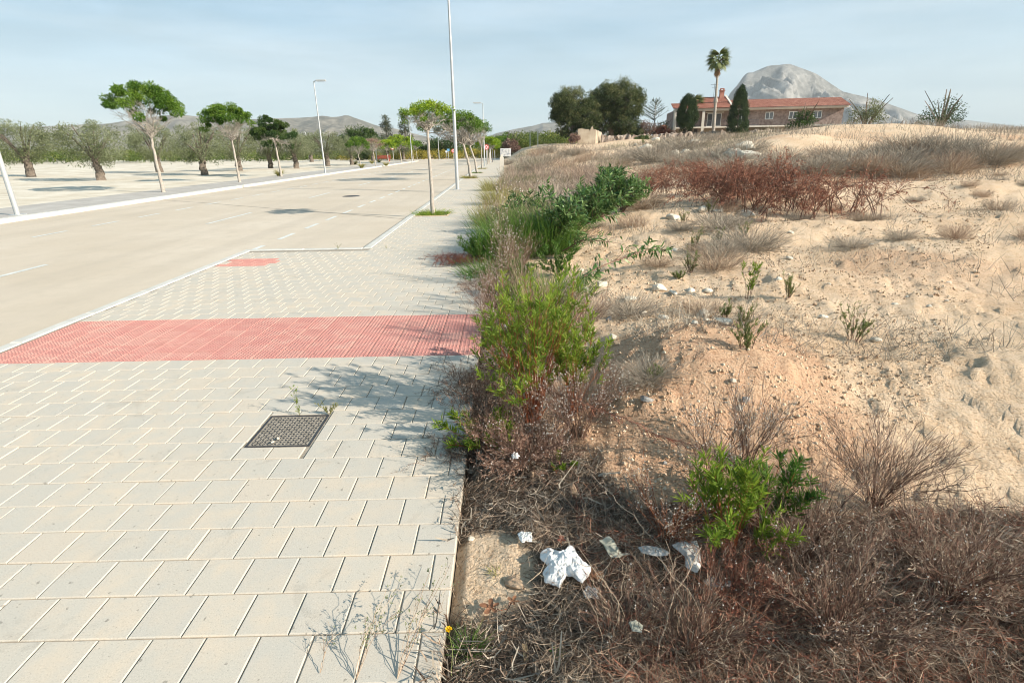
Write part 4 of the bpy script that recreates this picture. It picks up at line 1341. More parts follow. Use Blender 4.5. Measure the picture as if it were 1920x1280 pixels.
# ================================================================== STREET FURNITURE
def lamp(base, h, side, label, r=.075, group=None):
    t = thing('street_lamp', base, label, 'street lamp', group)
    z = np.linspace(0, h, 12); P = np.stack([z * 0, z * 0, z], -1)[None]
    Geo().tube(P, np.linspace(r, r * .5, 12)[None], sides=12).build('pole', 'galv', t, smooth=True)
    Geo().box(-.16, .16, -.16, .16, 0, .02, bev=.004).build('base_plate', 'galv', t)
    Geo().tube(np.array([[(0, 0, h - .02), (side * .12, 0, h + .03), (side * .3, 0, h + .05)]]), .035, sides=6).build('arm', 'galv', t)
    x0, x1 = sorted((side * .2, side * .95))
    Geo().box(x0, x1, -.13, .13, h + .02, h + .12, bev=.02).box(x0 + .05, x1 - .05, -.1, .1, h - .005, h + .02).build('lamp_head', 'galv', t)
    return t


nl = np.array([-2.1, 24.9, 0.])
lamp(nl, 8.2, -1, 'tall pale metal lamp post standing on the pavement before the leaning trees', .082)
b = np.array([-2.0, 58.5, 0]); lamp(b, zfor(b[0], b[1], 194), -1, 'distant lamp post rising above the leaning street trees on the right pavement')
b = at(621, 324.5); b[0] = -14.9; lamp(b, zfor(b[0], b[1], 153), 1, 'lamp post on the far pavement whose head shows against the sky above the hills')
b = at(773, 305.6); b[0] = max(b[0], -16.5); lamp(b, zfor(b[0], b[1], 222), 1, 'lamp post on the far pavement hidden behind the nearest slim tree')
b = at(823.5, 300); lamp(b, zfor(b[0], b[1], 247), 1, 'small lamp post at the far end of the road')
b = np.array([-15., 17, 0]); lamp(b, 7.4, 1, 'lamp post on the far pavement outside the sandy park, nearest of its row')
for (px, top, lb) in ((579.5, 248, 'far pole with slanting floodlight above the olives'), (605.5, 251, 'far double headed mast right of the lone floodlight'), (586.5, 263, 'low far double headed mast over the olives'), (654.5, 300, None)):
    if lb is None: continue
    b = atY(px, 300, 125.); t = thing('light_mast', b, lb, 'light mast')
    h = zfor(b[0], 125., top) - b[2]
    Geo().tube(np.array([[(0, 0, 0), (0, 0, h)]], float), .11, sides=6).build('pole', 'galv', t)
    Geo().box(-.9, -.1, -.15, .15, h - .05, h + .1).build('lamp_head', 'galv', t)
    if 'double' in lb: Geo().box(.1, .9, -.15, .15, h - .05, h + .1).build('lamp_head', 'galv', t)
b = at(707, 305.); t = thing('white_post', b, 'slim white post beside the red bench', 'post')
hz_ = zfor(b[0], b[1], 275)
Geo().tube(np.array([[(0, 0, 0), (0, 0, hz_)]], float), .06, sides=6).build('pole', 'galv', t)
Geo().box(-.12, .12, -.06, .06, hz_, hz_ + .2).build('post_head', 'galv', t)


def disc(g_, c, r, y, n=20, r_in=0.):
    th = np.arange(n) * 2 * np.pi / n
    if r_in:
        V = [(c[0] + r * math.cos(a), y, c[1] + r * math.sin(a)) for a in th] + [(c[0] + r_in * math.cos(a), y, c[1] + r_in * math.sin(a)) for a in th]
        g_.add(V, [(j, (j + 1) % n, n + (j + 1) % n, n + j) for j in range(n)])
    else:
        V = [(c[0], y, c[1])] + [(c[0] + r * math.cos(a), y, c[1] + r * math.sin(a)) for a in th]
        g_.add(V, [(0, 1 + j, 1 + (j + 1) % n, 1 + (j + 1) % n) for j in range(n)])
    return g_


def txt(body, parent, size, loc, mat, name='lettering', rx=rad(90)):
    c = bpy.data.curves.new(name, 'FONT'); c.body = body; c.size = size; c.align_x = 'CENTER'; c.align_y = 'CENTER'; c.extrude = .002
    o = bpy.data.objects.new(name, c); COL.objects.link(o); o.parent = parent; o.location = loc; o.rotation_euler = (rx, 0, 0)
    c.materials.append(M[mat]); bpy.context.view_layer.update(); me = bpy.data.meshes.new_from_object(o)
    n = bpy.data.objects.new(name, me); COL.objects.link(n); n.parent = parent; n.location = loc; n.rotation_euler = (rx, 0, 0)
    bpy.data.objects.remove(o); return n


def roundsign(base, zc, r, label, kind_):
    t = thing('round_sign', base, label, 'road sign')
    Geo().tube(np.array([[(0, .06, 0), (0, .06, zc + r * .8)]], float), .035, sides=8).build('pole', 'galv', t)
    g_ = Geo(); th = np.arange(20) * 2 * np.pi / 20
    V = [(r * math.cos(a), y, zc + r * math.sin(a)) for y in (0, .03) for a in th]
    g_.add(V, [(j, (j + 1) % 20, 20 + (j + 1) % 20, 20 + j) for j in range(20)]); disc(g_, (0, zc), r, 0); disc(g_, (0, zc), r, .03)
    pl = g_.build('sign_plate', 'signwhite', t)
    disc(Geo(), (0, zc), r * .99, -.004, 28, r * .76).build('red_ring', 'signred', pl)
    if kind_ == 'x':
        disc(Geo(), (0, zc), r * .75, -.0035, 28).build('blue_field', 'signblue' if False else 'signwhite', pl)
        g_ = Geo()
        for s_ in (-1, 1):
            d = r * .55; q = r * .1
            g_.add([(-d - q, -.008, zc - s_ * (d - q)), (-d + q, -.008, zc - s_ * (d + q)), (d + q, -.008, zc + s_ * (d - q)), (d - q, -.008, zc + s_ * (d + q))], [(0, 1, 2, 3)])
        g_.build('red_cross', 'signred', pl)
    else:
        txt('20', pl, r * 1.0, (0, -.006, zc), 'darkmetal')
    return t


b = at(913, 310.5); roundsign(b, zfor(b[0], b[1], 276), .27, 'round white sign with red ring and red cross on the right pavement', 'x')
b = at(738.5, 307.5); roundsign(b, zfor(b[0], b[1], 276), .33, 'round speed limit sign with red ring on the far pavement', '20')
b = atY(850.5, 300, 98.); roundsign(b, zfor(b[0], b[1], 283) - b[2], .33, 'small far round sign just left of the tall lamp post', 'x')
for px, top, w_, lb, mt in ((838, 284.5, .17, 'small white rectangular sign at the road end', 'signwhite'), (841.3, 281.5, .22, 'small blue square sign beside the white one at the road end', 'signblue')):
    b = atY(px, 300.5, 97.); t = thing('rectangular_sign', b, lb, 'road sign'); z = zfor(b[0], 97., top) - b[2]
    Geo().tube(np.array([[(0, .06, 0), (0, .06, z)]], float), .035, sides=6).build('pole', 'galv', t)
    Geo().box(-w_, w_, 0, .03, z - w_ * .9, z + w_ * .9).build('sign_plate', mt, t)
# thin posts beyond the sign on the right pavement
for i, (px, y, tp, lb) in enumerate(((919.5, 70, 279, 'thin metal post behind the round cross sign'), (923.5, 76, 281, 'thin dark metal post, middle of three near the pavement end'), (928, 84, 282, 'thin metal post nearest the end of the pavement'))):
    b = atY(px, 305, float(y)); b[2] = 0; t = Geo().tube(np.array([[(0, 0, 0), (0, 0, zfor(b[0], b[1], tp))]], float), .05, sides=6)
    t.build('metal_post', 'galv' if i != 1 else 'darkmetal', loc=b, label=lb, cat='post')
# bench
b = at(720, 303.); b[2] = PZ(b[0], b[1])
t = thing('park_bench', b, 'red slatted park bench under the olives on the far side', 'bench')
for z in (.42, .0):
    pass
for i in range(3): Geo().box(-1.1, 1.1, -.25 + .17 * i, -.12 + .17 * i, .42, .46).build('seat_slat', 'benchred', t)
for i in range(3): Geo().box(-1.1, 1.1, .28, .32, .52 + .16 * i, .64 + .16 * i).build('back_slat', 'benchred', t)
for x in (-.9, .9): Geo().box(x - .04, x + .04, -.22, .3, 0, .42).box(x - .04, x + .04, .321, .36, 0, .95).build('leg', 'benchred', t)

# stone marker post
b = atY(940, 325, 36.); b[0] = -.12; b[2] = -.05
mt_ = zfor(b[0], b[1], 290) - b[2]
t = thing('marker_post', b, 'square cream concrete post with stepped cap at the edge of the pavement', 'post')
Geo().box(-.13, .13, -.13, .13, -.1, mt_ - .16, bev=.012).build('shaft', 'white_wall', t)
Geo().box(-.09, .09, -.09, .09, mt_ - .16, mt_ - .07, bev=.01).box(-.055, .055, -.055, .055, mt_ - .07, mt_, bev=.01).build('cap', 'white_wall', t)
# notice board
b = atY(948.5, 300, 78.); z = zfor(b[0], 78., 286) - b[2]
t = thing('notice_board', b, 'faded grey white notice board on two legs right of the concrete post', 'notice board')
Geo().box(-.72, .72, 0, .04, z - .52, z + .52, bev=.01).build('panel', 'signwhite', t)
m, nt, bb = newmat('faded_print')
c = ramp(nt, noise(nt, 3.2, 4, .6), [(.42, (.62, .60, .58)), (.52, (.5, .5, .5)), (.6, (.30, .31, .34))]); nt.links.new(c, bb.inputs['Base Color']); M['print'] = m
Geo().add([(-.66, -.004, z - .47), (.66, -.004, z - .47), (.66, -.004, z + .47), (-.66, -.004, z + .47)], [(0, 1, 2, 3)]).build('faded_print', 'print', t)
for x in (-.6, .6): Geo().box(x - .04, x + .04, .045, .12, -1, z + .4).build('leg', 'galv', t)
# thin masts in the orchard
for px, top, yy_, lb in ((1008.5, 245, 90., 'slim pale lamp mast standing in front of the orchard'), (994, 247, 92., 'slim brown wooden pole left of the pale mast before the orchard')):
    b = atY(px, 290, yy_); h = zfor(b[0], yy_, top) - b[2]
    t = thing('field_pole', b, lb, 'pole')
    Geo().tube(np.array([[(0, 0, -.5), (0, 0, h)]], float), .07, sides=6).build('pole', 'galv' if 'pale' in lb else 'wood', t)
    if 'pale' in lb: Geo().box(-.5, .05, -.08, .08, h, h + .1).build('lamp_head', 'galv', t)
    else: Geo().tube(np.array([[(0, 0, h * .6), (.2, .0, h * .98)]], float), .03, sides=4).build('brace', 'wood', t)

# ================================================================== NEAR VEGETATION
def green_shrub(name, base, h, spread, nst, label, lf=(.055, .0105), nleaf=2600, mat='ditt', cat='weed', t0=.45, red=True, sub=5, group=None, hmin=.55, tuft=0.):
    t = thing(name, base, label, cat, group)
    P = stems(nst, h, spread, 7, .05, .05, hmin)
    Geo().tube(P, taper(nst, 7, .0034, .0013), sides=3).build('stems', 'redstem' if red else 'brownstem', t)
    S2 = subs(P, nst * sub, t0, .98, h * .22, .5, 4, .35)
    g_ = Geo(); g_.ribbon(S2, .002); g_.build('twigs', 'redstem' if red else 'brownstem', t)
    g_ = Geo()
    if tuft:
        tips = np.concatenate([S2[:, -1], P[:, -1]]); TT = nrm(np.concatenate([S2[:, -1] - S2[:, -2], P[:, -1] - P[:, -2]]))
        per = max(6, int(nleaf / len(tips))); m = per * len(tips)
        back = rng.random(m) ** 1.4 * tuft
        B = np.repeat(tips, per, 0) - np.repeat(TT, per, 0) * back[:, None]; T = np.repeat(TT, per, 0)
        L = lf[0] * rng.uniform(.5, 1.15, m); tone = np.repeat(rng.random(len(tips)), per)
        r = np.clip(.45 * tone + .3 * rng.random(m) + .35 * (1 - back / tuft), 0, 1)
        g_.leaf(B, leafdir(T, .3 + .75 * rng.random((m, 1)).mean() + .2, .25), L, lf[1] * rng.uniform(.7, 1.1, m), r)
    else:
        for (Q, m, a, b_) in ((P, nleaf // 3, t0, 1), (S2, nleaf, .25, 1)):
            p, T, i = sample(Q, m, a, b_)
            L = lf[0] * rng.uniform(.55, 1.15, m)
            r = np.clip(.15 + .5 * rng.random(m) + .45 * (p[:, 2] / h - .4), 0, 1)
            g_.leaf(p, leafdir(T, .75, .35), L, lf[1] * rng.uniform(.7, 1.1, m), r)
    g_.build('leaves', mat, t)
    return t


def dry_weed(name, base, h, spread, nst, label, mat='pinkdry', seeds=250, sr=.0045, sub=6, sub2=12, cat='dry weed', group=None, stem='brownstem', thick=.0022, k0=.3, seedmat='fluff', leafn=0, up=.3):
    t = thing(name, base, label, cat, group)
    P = stems(nst, h, spread, 6, .05, .07, .5)
    g_ = Geo().tube(P, taper(nst, 6, thick, thick * .4), sides=3)
    S2 = subs(P, nst * sub, k0, 1, h * .3, .6, 4, up); g_.ribbon(S2, thick * .8)
    g_.build('stems', stem, t)
    S3 = subs(S2, nst * sub2, .2, 1, h * .11, .7, 3, up)
    g_ = Geo().ribbon(S3, thick * .6)
    if leafn:
        p, T, i = sample(S2, leafn, .1, 1); g_.leaf(p, leafdir(T, .9, -.2), .016 * rng.uniform(.5, 1.4, leafn), .004)
    g_.build('twigs', mat, t)
    if seeds:
        tips = S3[rng.integers(0, len(S3), seeds), -1]
        Geo().octa(tips, sr * rng.uniform(.3, 1.0, seeds)).build('seed_heads', seedmat, t)
    return t


def tussock(name, base, h, spread, n, label, mat, wd=.004, cat='grass clump', group=None, k=5, r0=.1, hmin=.4, wig=.06, pw=1.7):
    P = stems(n, h, spread, k, r0, wig, hmin, pw)
    w_ = np.linspace(1, .15, k)[None].repeat(n, 0) * wd
    r = np.clip(.5 * rng.random(n) + .5 * (P[:, -1, 2] / h), 0, 1)
    return Geo().ribbon(P, w_, r).build(name, mat, loc=base, label=label, cat=cat, group=group)


# -- main shrub in the foreground
b = att(1000, 800)
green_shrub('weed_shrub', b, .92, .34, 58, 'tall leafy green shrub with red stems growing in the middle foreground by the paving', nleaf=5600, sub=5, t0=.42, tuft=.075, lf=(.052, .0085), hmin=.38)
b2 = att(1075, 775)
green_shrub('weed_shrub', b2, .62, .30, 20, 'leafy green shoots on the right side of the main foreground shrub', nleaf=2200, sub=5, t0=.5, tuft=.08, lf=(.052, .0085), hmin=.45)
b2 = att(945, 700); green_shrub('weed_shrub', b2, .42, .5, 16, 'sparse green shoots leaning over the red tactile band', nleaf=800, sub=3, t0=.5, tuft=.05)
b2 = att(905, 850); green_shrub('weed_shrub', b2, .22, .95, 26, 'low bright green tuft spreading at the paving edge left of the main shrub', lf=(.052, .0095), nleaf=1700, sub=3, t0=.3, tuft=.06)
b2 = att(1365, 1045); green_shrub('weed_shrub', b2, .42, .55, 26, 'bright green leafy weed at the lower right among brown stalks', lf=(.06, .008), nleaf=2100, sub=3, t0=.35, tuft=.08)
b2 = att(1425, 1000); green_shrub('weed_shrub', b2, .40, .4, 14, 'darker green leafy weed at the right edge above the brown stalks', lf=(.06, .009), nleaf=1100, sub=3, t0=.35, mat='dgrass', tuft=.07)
b2 = att(1052, 880); green_shrub('weed_shrub', b2, .07, .8, 7, 'tiny green sprig among dead stalks under the main shrub', lf=(.035, .008), nleaf=130, sub=2, t0=.3)

# -- dry weeds around it
b = att(985, 880); dry_weed('dry_weed', b, .33, 1.0, 60, 'mass of brown dead stalks around the foot of the main shrub', 'rustdry', seeds=200, sub=8, sub2=26, sr=.005, stem='brownstem', leafn=5200)
b = att(925, 820); dry_weed('dry_weed', b, .36, .8, 34, 'reddish dead stalks leaning toward the paving left of the main shrub', 'rustdry', seeds=60, sub=8, sub2=22, leafn=2200)
b = att(1085, 820); dry_weed('dry_weed', b, .44, .55, 44, 'pinkish dead weed thick with white seed heads right of the main shrub', 'rustdry', seeds=900, sr=.0052, sub=8, sub2=22, leafn=800)
b = att(1025, 850); dry_weed('dry_weed', b, .26, .45, 22, 'short dead weed with clustered white seed heads in front of the main shrub', 'pinkdry', seeds=420, sr=.006, sub=7, sub2=18)
b = att(925, 650); dry_weed('dry_weed', b, .62, .3, 16, 'slender pinkish dead spikes standing beside the red tactile band', 'pinkdry', seeds=420, sr=.0055, sub=10, sub2=30, leafn=600)
b = att(945, 545); dry_weed('dry_weed', b, .95, .2, 12, 'tall pinkish seed spikes above the paving edge behind the red band', 'pinkdry', seeds=500, sr=.008, sub=12, sub2=34, leafn=500, k0=.25)
b = att(1020, 735); dry_weed('dry_weed', b, .78, .42, 50, 'fine pinkish dead twigs behind the main shrub', 'rustdry', seeds=150, sub=8, sub2=22, leafn=500)
b = att(1330, 900); dry_weed('dry_weed', b, .42, .7, 24, 'airy grey dead weed dotted with white seed heads on the brown mound', 'greydry', seeds=620, sr=.0045, sub=7, sub2=18)
b = att(1250, 1010); dry_weed('dry_weed', b, .34, .75, 24, 'dead weed with red brown stems and white seeds at the foot of the mound', 'pinkdry', seeds=420, sr=.0045, sub=7, sub2=18, stem='redstem', leafn=500)
b = att(1400, 870); dry_weed('dry_weed', b, .45, .5, 30, 'grey dead weed at the right edge of the mound', 'greydry', seeds=350, sr=.0045, sub=7, sub2=18)
b = att(1380, 1160); dry_weed('dry_weed', b, .28, .85, 34, 'tangle of rusty brown dead stalks in the lower right corner', 'reddry', seeds=60, sub=9, sub2=26, leafn=1800, stem='brownstem')
b = att(1170, 1190); dry_weed('dry_weed', b, .2, .8, 26, 'pale bent dead stalks over dark litter below the plastic sheets', 'dry', seeds=30, sub=7, sub2=16)
b = att(1290, 1230); dry_weed('dry_weed', b, .33, .6, 50, 'long pale straw stalks rising at the bottom right', 'dry', seeds=20, sub=5, sub2=10, stem='brownstem')
for (px, py, s_, h_, nm) in ((1500, 1050, .8, .4, 'rusty dead weed just beyond the right edge near the camera'), (1640, 950, .8, .45, 'grey dead weed beyond the right edge beside the mound'), (1560, 1200, .9, .35, 'brown dead weed in the far lower right'), (1780, 1120, .9, .4, 'brown dead weed at the extreme lower right')):
    dry_weed('dry_weed', att(px, py), h_, s_, 60, nm, 'pinkdry', seeds=180, sub=8, sub2=22, leafn=1200)
# long single pale stalks crossing
def stalk(pts, r, label, mat='dry', name='dry_stalk', seeds=0, twigs=0, group=None):
    P = np.array(pts, float); k = 12
    Q = np.stack([np.interp(np.linspace(0, len(P) - 1, k), np.arange(len(P)), P[:, c]) for c in range(3)], -1)[None]
    Q[:, 1:-1] += rng.normal(size=(1, k - 2, 3)) * .006
    base = Q[0, 0].copy(); Q -= base
    g_ = Geo().tube(Q, taper(1, k, r, r * .45), np.array([.75]), sides=5)
    if not twigs: return g_.build(name, mat, loc=base, label=label, cat='stalk', group=group)
    t = thing(name, base, label, 'stalk'); g_.build('stem', mat, t)
    s_ = subs(Q, twigs, .1, 1, .07, .5, 4, -.25, .1); gg = Geo().ribbon(s_, .003); s3 = subs(s_, twigs * 3, .2, 1, .02, .8, 3, 0); gg.ribbon(s3, .0025)
    gg.build('twigs', 'reddry', t)
    return t


def up(px, py, h):
    """point that stands h above the lot, seen at a pixel"""
    d = ray(px, py); P = d[None] * _TT[:, None]; b_ = np.nonzero(P[:, 2] + EYE < H(P[:, 0], P[:, 1]) + h)[0][0]
    return P[b_] + np.array([0, 0, EYE])


stalk([up(1225, 1255, .02), up(1262, 1120, .16), up(1315, 1025, .26)], .0028, 'thick pale straw stalk standing upright near the plastic sheet')
stalk([up(1290, 1075, .1), up(1345, 1110, .16), up(1450, 1165, .2)], .0026, 'long reddish stalk lying across the lower right tangle', 'redstem')
stalk([up(1110, 890, .15), up(1180, 960, .2), up(1250, 1040, .12)], .0018, 'fine pale stalk slanting down over the brown mound')
stalk([up(975, 705, .34), up(1075, 745, .33), up(1180, 790, .24), up(1300, 835, .1)], .0042, 'long dark red brown branch reaching from the main shrub across the mound', 'brownstem', 'dead_branch', twigs=90)
stalk([up(1010, 870, .05), up(1090, 960, .03), up(1150, 1010, .02)], .003, 'dark dead branch lying from the shrub foot toward the mound', 'brownstem', 'dead_branch', twigs=20)
stalk([up(870, 790, .03), up(905, 860, .08), up(990, 930, .06)], .0024, 'curved brown twig below the bright green tuft', 'brownstem')
stalk([up(838, 660, .12), up(872, 720, .1), up(930, 790, .04)], .0018, 'thin brown twig leaning over the paving beside the shrub', 'brownstem')
stalk([up(1000, 1110, .012), up(1045, 1108, .015)], .007, 'short thick yellowish stick below the white plastic bag', 'dry', 'stick')
stalk([up(860, 985, .01), up(905, 992, .02), up(965, 998, .015)], .0022, 'straight brown stick crossing from the paving edge into the litter', 'dry', 'stick')

for i in range(16):
    px = 1130 + 260 * rng.random(); py = 1140 + 110 * rng.random(); hh_ = .16 + .2 * rng.random()
    p0 = att(px, py); q_ = rng.normal(size=2) * .12
    stalk([p0, p0 + np.array([q_[0] * .3, q_[1] * .3, hh_ * .55]), p0 + np.array([q_[0], q_[1], hh_])], .0016, 'thin pale dead stalk standing in the lower right tangle', group='thin pale stalks in the lower right')
# -- tall yellowish grass clump behind the shrub
tussock('grass_clump', att(1010, 640), .72, .28, 420, 'tall yellow green grass clump behind the main shrub', 'ygrass', .0042, hmin=.5, wig=.05)
tussock('grass_clump', att(985, 610), .85, .18, 40, 'few very tall pale seed stalks rising out of the grass clump', 'dry', .005, hmin=.7)
for (px, py, h_, sp_, n_, mt_, sd, lb) in ((915, 600, .5, .5, 22, 'rustdry', 300, 'pinkish dead weed standing between the red band and the stone beside it'),
                                     (955, 570, .6, .5, 30, 'pinkdry', 260, 'pinkish dead weed left of the tall yellow grass clump'),
                                     (1040, 590, .45, .7, 34, 'greydry', 160, 'grey brown dead twigs right of the tall yellow grass clump'),
                                     (975, 520, .6, .6, 30, 'rustdry', 160, 'brown dead weed in front of the dark green grass'),
                                     (1095, 620, .4, .7, 30, 'pinkdry', 120, 'thin dead twigs on the ridge right of the main shrub'),
                                     (920, 440, .7, .5, 26, 'pinkdry', 260, 'pink seed spikes among the yellow green grass at the pavement edge')):
    dry_weed('dry_weed', att(px, py), h_, sp_, n_, lb, mt_, seeds=sd, sr=.006, sub=8, sub2=24, leafn=400)
for (px, py, h_, sp, n_, lb) in ((965, 530, .45, .9, 18, 'loose leafy green weed in front of the dark grass'), (1045, 520, .45, .9, 18, 'loose leafy green weed beside the foot of the low branch'), (930, 560, .3, 1.0, 16, 'green weed low at the pavement edge past the red band'), (1000, 450, .75, .7, 30, 'leafy green weed growing through the dark grass')):
    green_shrub('weed_shrub', att(px, py), h_, sp, n_, lb, lf=(.06, .012), nleaf=1300, sub=4, t0=.2, mat='dgrass', red=False, hmin=.3)
# -- dense dark grass
for (px, py, h_, n_, sp, mt_, lb) in ((960, 480, .82, 1950, .6, 'dgrass', 'dense dark green grass clump spilling toward the pavement'),
                          (1025, 470, .82, 1690, .6, 'dgrass', 'dense dark green grass clump in the shade of the long leaved shrub'),
                          (930, 425, .75, 1100, .5, 'ygrass', 'yellow green grass clump at the pavement edge behind the dark grass'),
                          (975, 410, .8, 1100, .5, 'ygrass', 'light green grass clump behind the dark grass'),
                          (925, 520, .34, 700, .8, 'dgrass', 'dark green low grass at the pavement edge above the dead red leaves'),
                          (1030, 560, .36, 600, .8, 'dgrass', 'loose green grass between the tall yellow clump and bare soil')):
    tussock('grass_clump', att(px, py), h_, sp, n_, lb, mt_, .009, r0=.45, hmin=.2, k=6, wig=.26, pw=1.2)
for (px, py, h_, n_, lb) in ((935, 385, .75, 800, 'olive green grass clump leaning over the pavement edge in the middle distance'), (925, 360, .7, 800, 'yellowish grass clump at the pavement edge near the lamp post')):
    tussock('grass_clump', att(px, py), h_, .7, n_, lb, 'ygrass', .010, r0=.5, hmin=.4, k=4)

# -- fine leaved green bush hanging over the pavement
b = att(905, 500); green_shrub('weed_shrub', b, .50, .75, 34, 'feathery green bush hanging over the pavement above the dead red leaves', lf=(.06, .009), nleaf=3400, mat='dgrass', red=False, sub=6, t0=.3)

# -- long leaved shrub (willow leaved) and its low branch
def longleaf(base, h, spread, nst, label, nleaf, azr=(0, 6.28), lf=(.155, .030), name='long_leaved_shrub', sub=4):
    t = thing(name, base, label, 'shrub')
    P = stems(nst, h, spread, 7, .06, .04, .55, 1.2, azr)
    S2 = subs(P, nst * sub, .3, 1, h * .35, .6, 4, .2)
    Geo().tube(P, taper(nst, 7, .009, .003), sides=5).tube(S2, taper(len(S2), 4, .004, .0015), sides=3).build('branches', 'brownstem', t)
    g_ = Geo()
    for Q, m in ((P, nleaf // 3), (S2, nleaf)):
        p, T, i = sample(Q, m, .3, 1); L = lf[0] * rng.uniform(.5, 1.15, m)
        g_.leaf6(p, leafdir(T, .9, .1), L, lf[1] * rng.uniform(.7, 1.2, m), rng.random(m), None, .3)
    g_.build('leaves', 'acacia', t)
    return t


longleaf(att(1020, 478), .95, .6, 16, 'grey green shrub with long willowy leaves rising from the dark grass', 800, (-.6, 1.8))
longleaf(att(1075, 440), .95, .9, 22, 'spreading shrub with long grey green leaves beside the bare soil', 1500, (-.8, 1.2))
longleaf(att(1120, 415), .95, .9, 26, 'bushier long leaved green shrub behind, reaching toward the red brush', 2200, (-.4, 1.4))
longleaf(att(1125, 385), .95, .9, 26, 'long leaved green shrub at the back merging with dry weeds', 2200, (-.3, 1.2))
longleaf(att(1062, 432), .8, .8, 18, 'wide long leaved green shrub in the middle of the leafy mass', 1300, (-.5, 2.6))
longleaf(att(1165, 398), .7, .9, 18, 'low long leaved shrub at the right end of the leafy mass', 1300, (-.9, 2.2))
longleaf(att(985, 440), .8, .7, 14, 'long leaved green shrub rising through the dark grass near the pavement', 900, (.2, 3.0))
# low branch over the sand
def lowbranch(p0, p1, p2, label, nleaf):
    base = p0.copy(); t = thing('leafy_branch', base, label, 'branch')
    k = 9; P = np.array([p0, p1, p2]); Q = np.stack([np.interp(np.linspace(0, 2, k), np.arange(3), P[:, c]) for c in range(3)], -1)[None] - base
    Q[0, 1:, 2] += .04 * np.sin(np.linspace(0, 3.1, k - 1))
    S2 = subs(Q, 16, .15, 1, .32, .5, 4, .12)
    Geo().tube(Q, taper(1, k, .011, .004), sides=6).tube(S2, taper(16, 4, .004, .0015), sides=3).build('branch', 'brownstem', t)
    g_ = Geo()
    for Z_, m in ((Q, nleaf // 3), (S2, nleaf)):
        p, T, i = sample(Z_, m, .2, 1); g_.leaf6(p, leafdir(T, .95, .0), .12 * rng.uniform(.5, 1.2, m), .026, rng.random(m), None, .35)
    g_.build('leaves', 'acacia', t)


lowbranch(up(1050, 545, .02), up(1120, 508, .16), up(1232, 462, .3), 'low branch with long dark green leaves arching over the pale sand', 150)
lowbranch(up(1055, 470, .1), up(1090, 455, .3), up(1150, 455, .25), 'short leafy branch drooping beside the dark grass', 70)

# -- small green plants on the lot
for i, (px, py, h_, lb) in enumerate(((1297, 470, .42, 'upright pair of green shoots on the pale soil, upper one'), (1293, 512, .34, 'upright green shoots on the pale soil, lower one'),
                                (1272, 525, .16, 'very small green sprout right of the low branch tip'), (1360, 595, .16, 'small green weed beside the white stones'),
                                (1395, 615, .22, 'small green weed at the right edge above the mound'), (1398, 655, .24, 'dark green weed at the right edge beside the mound'),
                                (1282, 418, .30, 'olive green weed on the sand below the red brush'), (1330, 400, .34, 'green weed growing under the red brush'),
                                (1225, 712, .10, 'small yellowish tuft on the brown mound'), (1395, 445, .3, 'low green plant at the right edge below the red brush'), (1345, 455, .26, 'yellowish green plant on grey ground right of the shoots'),
                                (1205, 272, .9, 'small green bush in front of the rubble wall'), (1480, 560, .3, 'green weed on bare soil beyond the right edge'), (1600, 640, .35, 'green shoots beyond the right edge of the mound'))):
    green_shrub('small_weed', att(px, py), h_ * .9, .32, 11, lb, lf=(.032 if h_ < .5 else .12, .0065 if h_ < .5 else .03), nleaf=420, sub=4, t0=.1, red=False, mat='weedmix', hmin=.3)
b = att(1398, 560); green_shrub('small_weed', b, .42, .2, 6, 'tall thin leafy weed at the right edge', lf=(.06, .012), nleaf=160, sub=3, t0=.2, red=False)

# -- white flowers in the band of dry weeds
P = []
for i in range(46):
    px = rng.normal(968, 30); py = 352 + rng.normal() * 9; p = up(np.clip(px, 930, 1050), py, .62); P.append(p)
P = np.array(P); bs = P.copy(); bs[:, 2] = H(P[:, 0], P[:, 1])
base = bs.mean(0); t = thing('flowering_weed', base, 'dry weed topped with scattered white flowers behind the dark grass', 'flower')
k = 4; tt = np.linspace(0, 1, k)[None, :, None]; Q = bs[:, None] * (1 - tt) + P[:, None] * tt - base
Geo().tube(Q, .003, sides=3).build('stems', 'brownstem', t)
Geo().octa(P - base, .02, None).build('white_flowers', 'fluff', t)

# -- red dead leaves pile on the pavement edge and brush piles
def brush(base, wx, wy, h, label, seed_n=34, leaf=2600, group=None, mat='reddry'):
    t = thing('dead_brush_pile', base, label, 'brush pile', group)
    n = seed_n; k = 8
    a = np.stack([rng.uniform(-wx, wx, n), rng.uniform(-wy, wy, n), np.zeros(n)], -1)
    d = np.stack([rng.normal(size=n) * wx * .6, rng.normal(size=n) * wy * .5, np.zeros(n)], -1)
    tt = np.linspace(0, 1, k)[None, :, None]
    P = a[:, None] + d[:, None] * tt; P[..., 2] = h * rng.uniform(.45, 1, n)[:, None] * np.sin(np.pi * np.linspace(.05, .8, k))[None]
    g_ = Geo().tube(P, taper(n, k, h * .011, h * .004), sides=4)
    S2 = subs(P, n * 9, .15, 1, h * .5, .7, 4, .05); g_.tube(S2, taper(len(S2), 4, h * .006, h * .002), sides=3)
    g_.build('branches', 'brownstem', t)
    S3 = subs(S2, n * 40, .1, 1, h * .18, .7, 3, 0)
    g_ = Geo().ribbon(S3, h * .006)
    p, T, i = sample(S2, leaf, .1, 1); g_.leaf(p, leafdir(T, .9, -.3), h * .075 * rng.uniform(.5, 1.3, leaf), h * .018)
    g_.build('dead_leaves', mat, t)
    return t


def Ymid(px, py): return att(px, py)


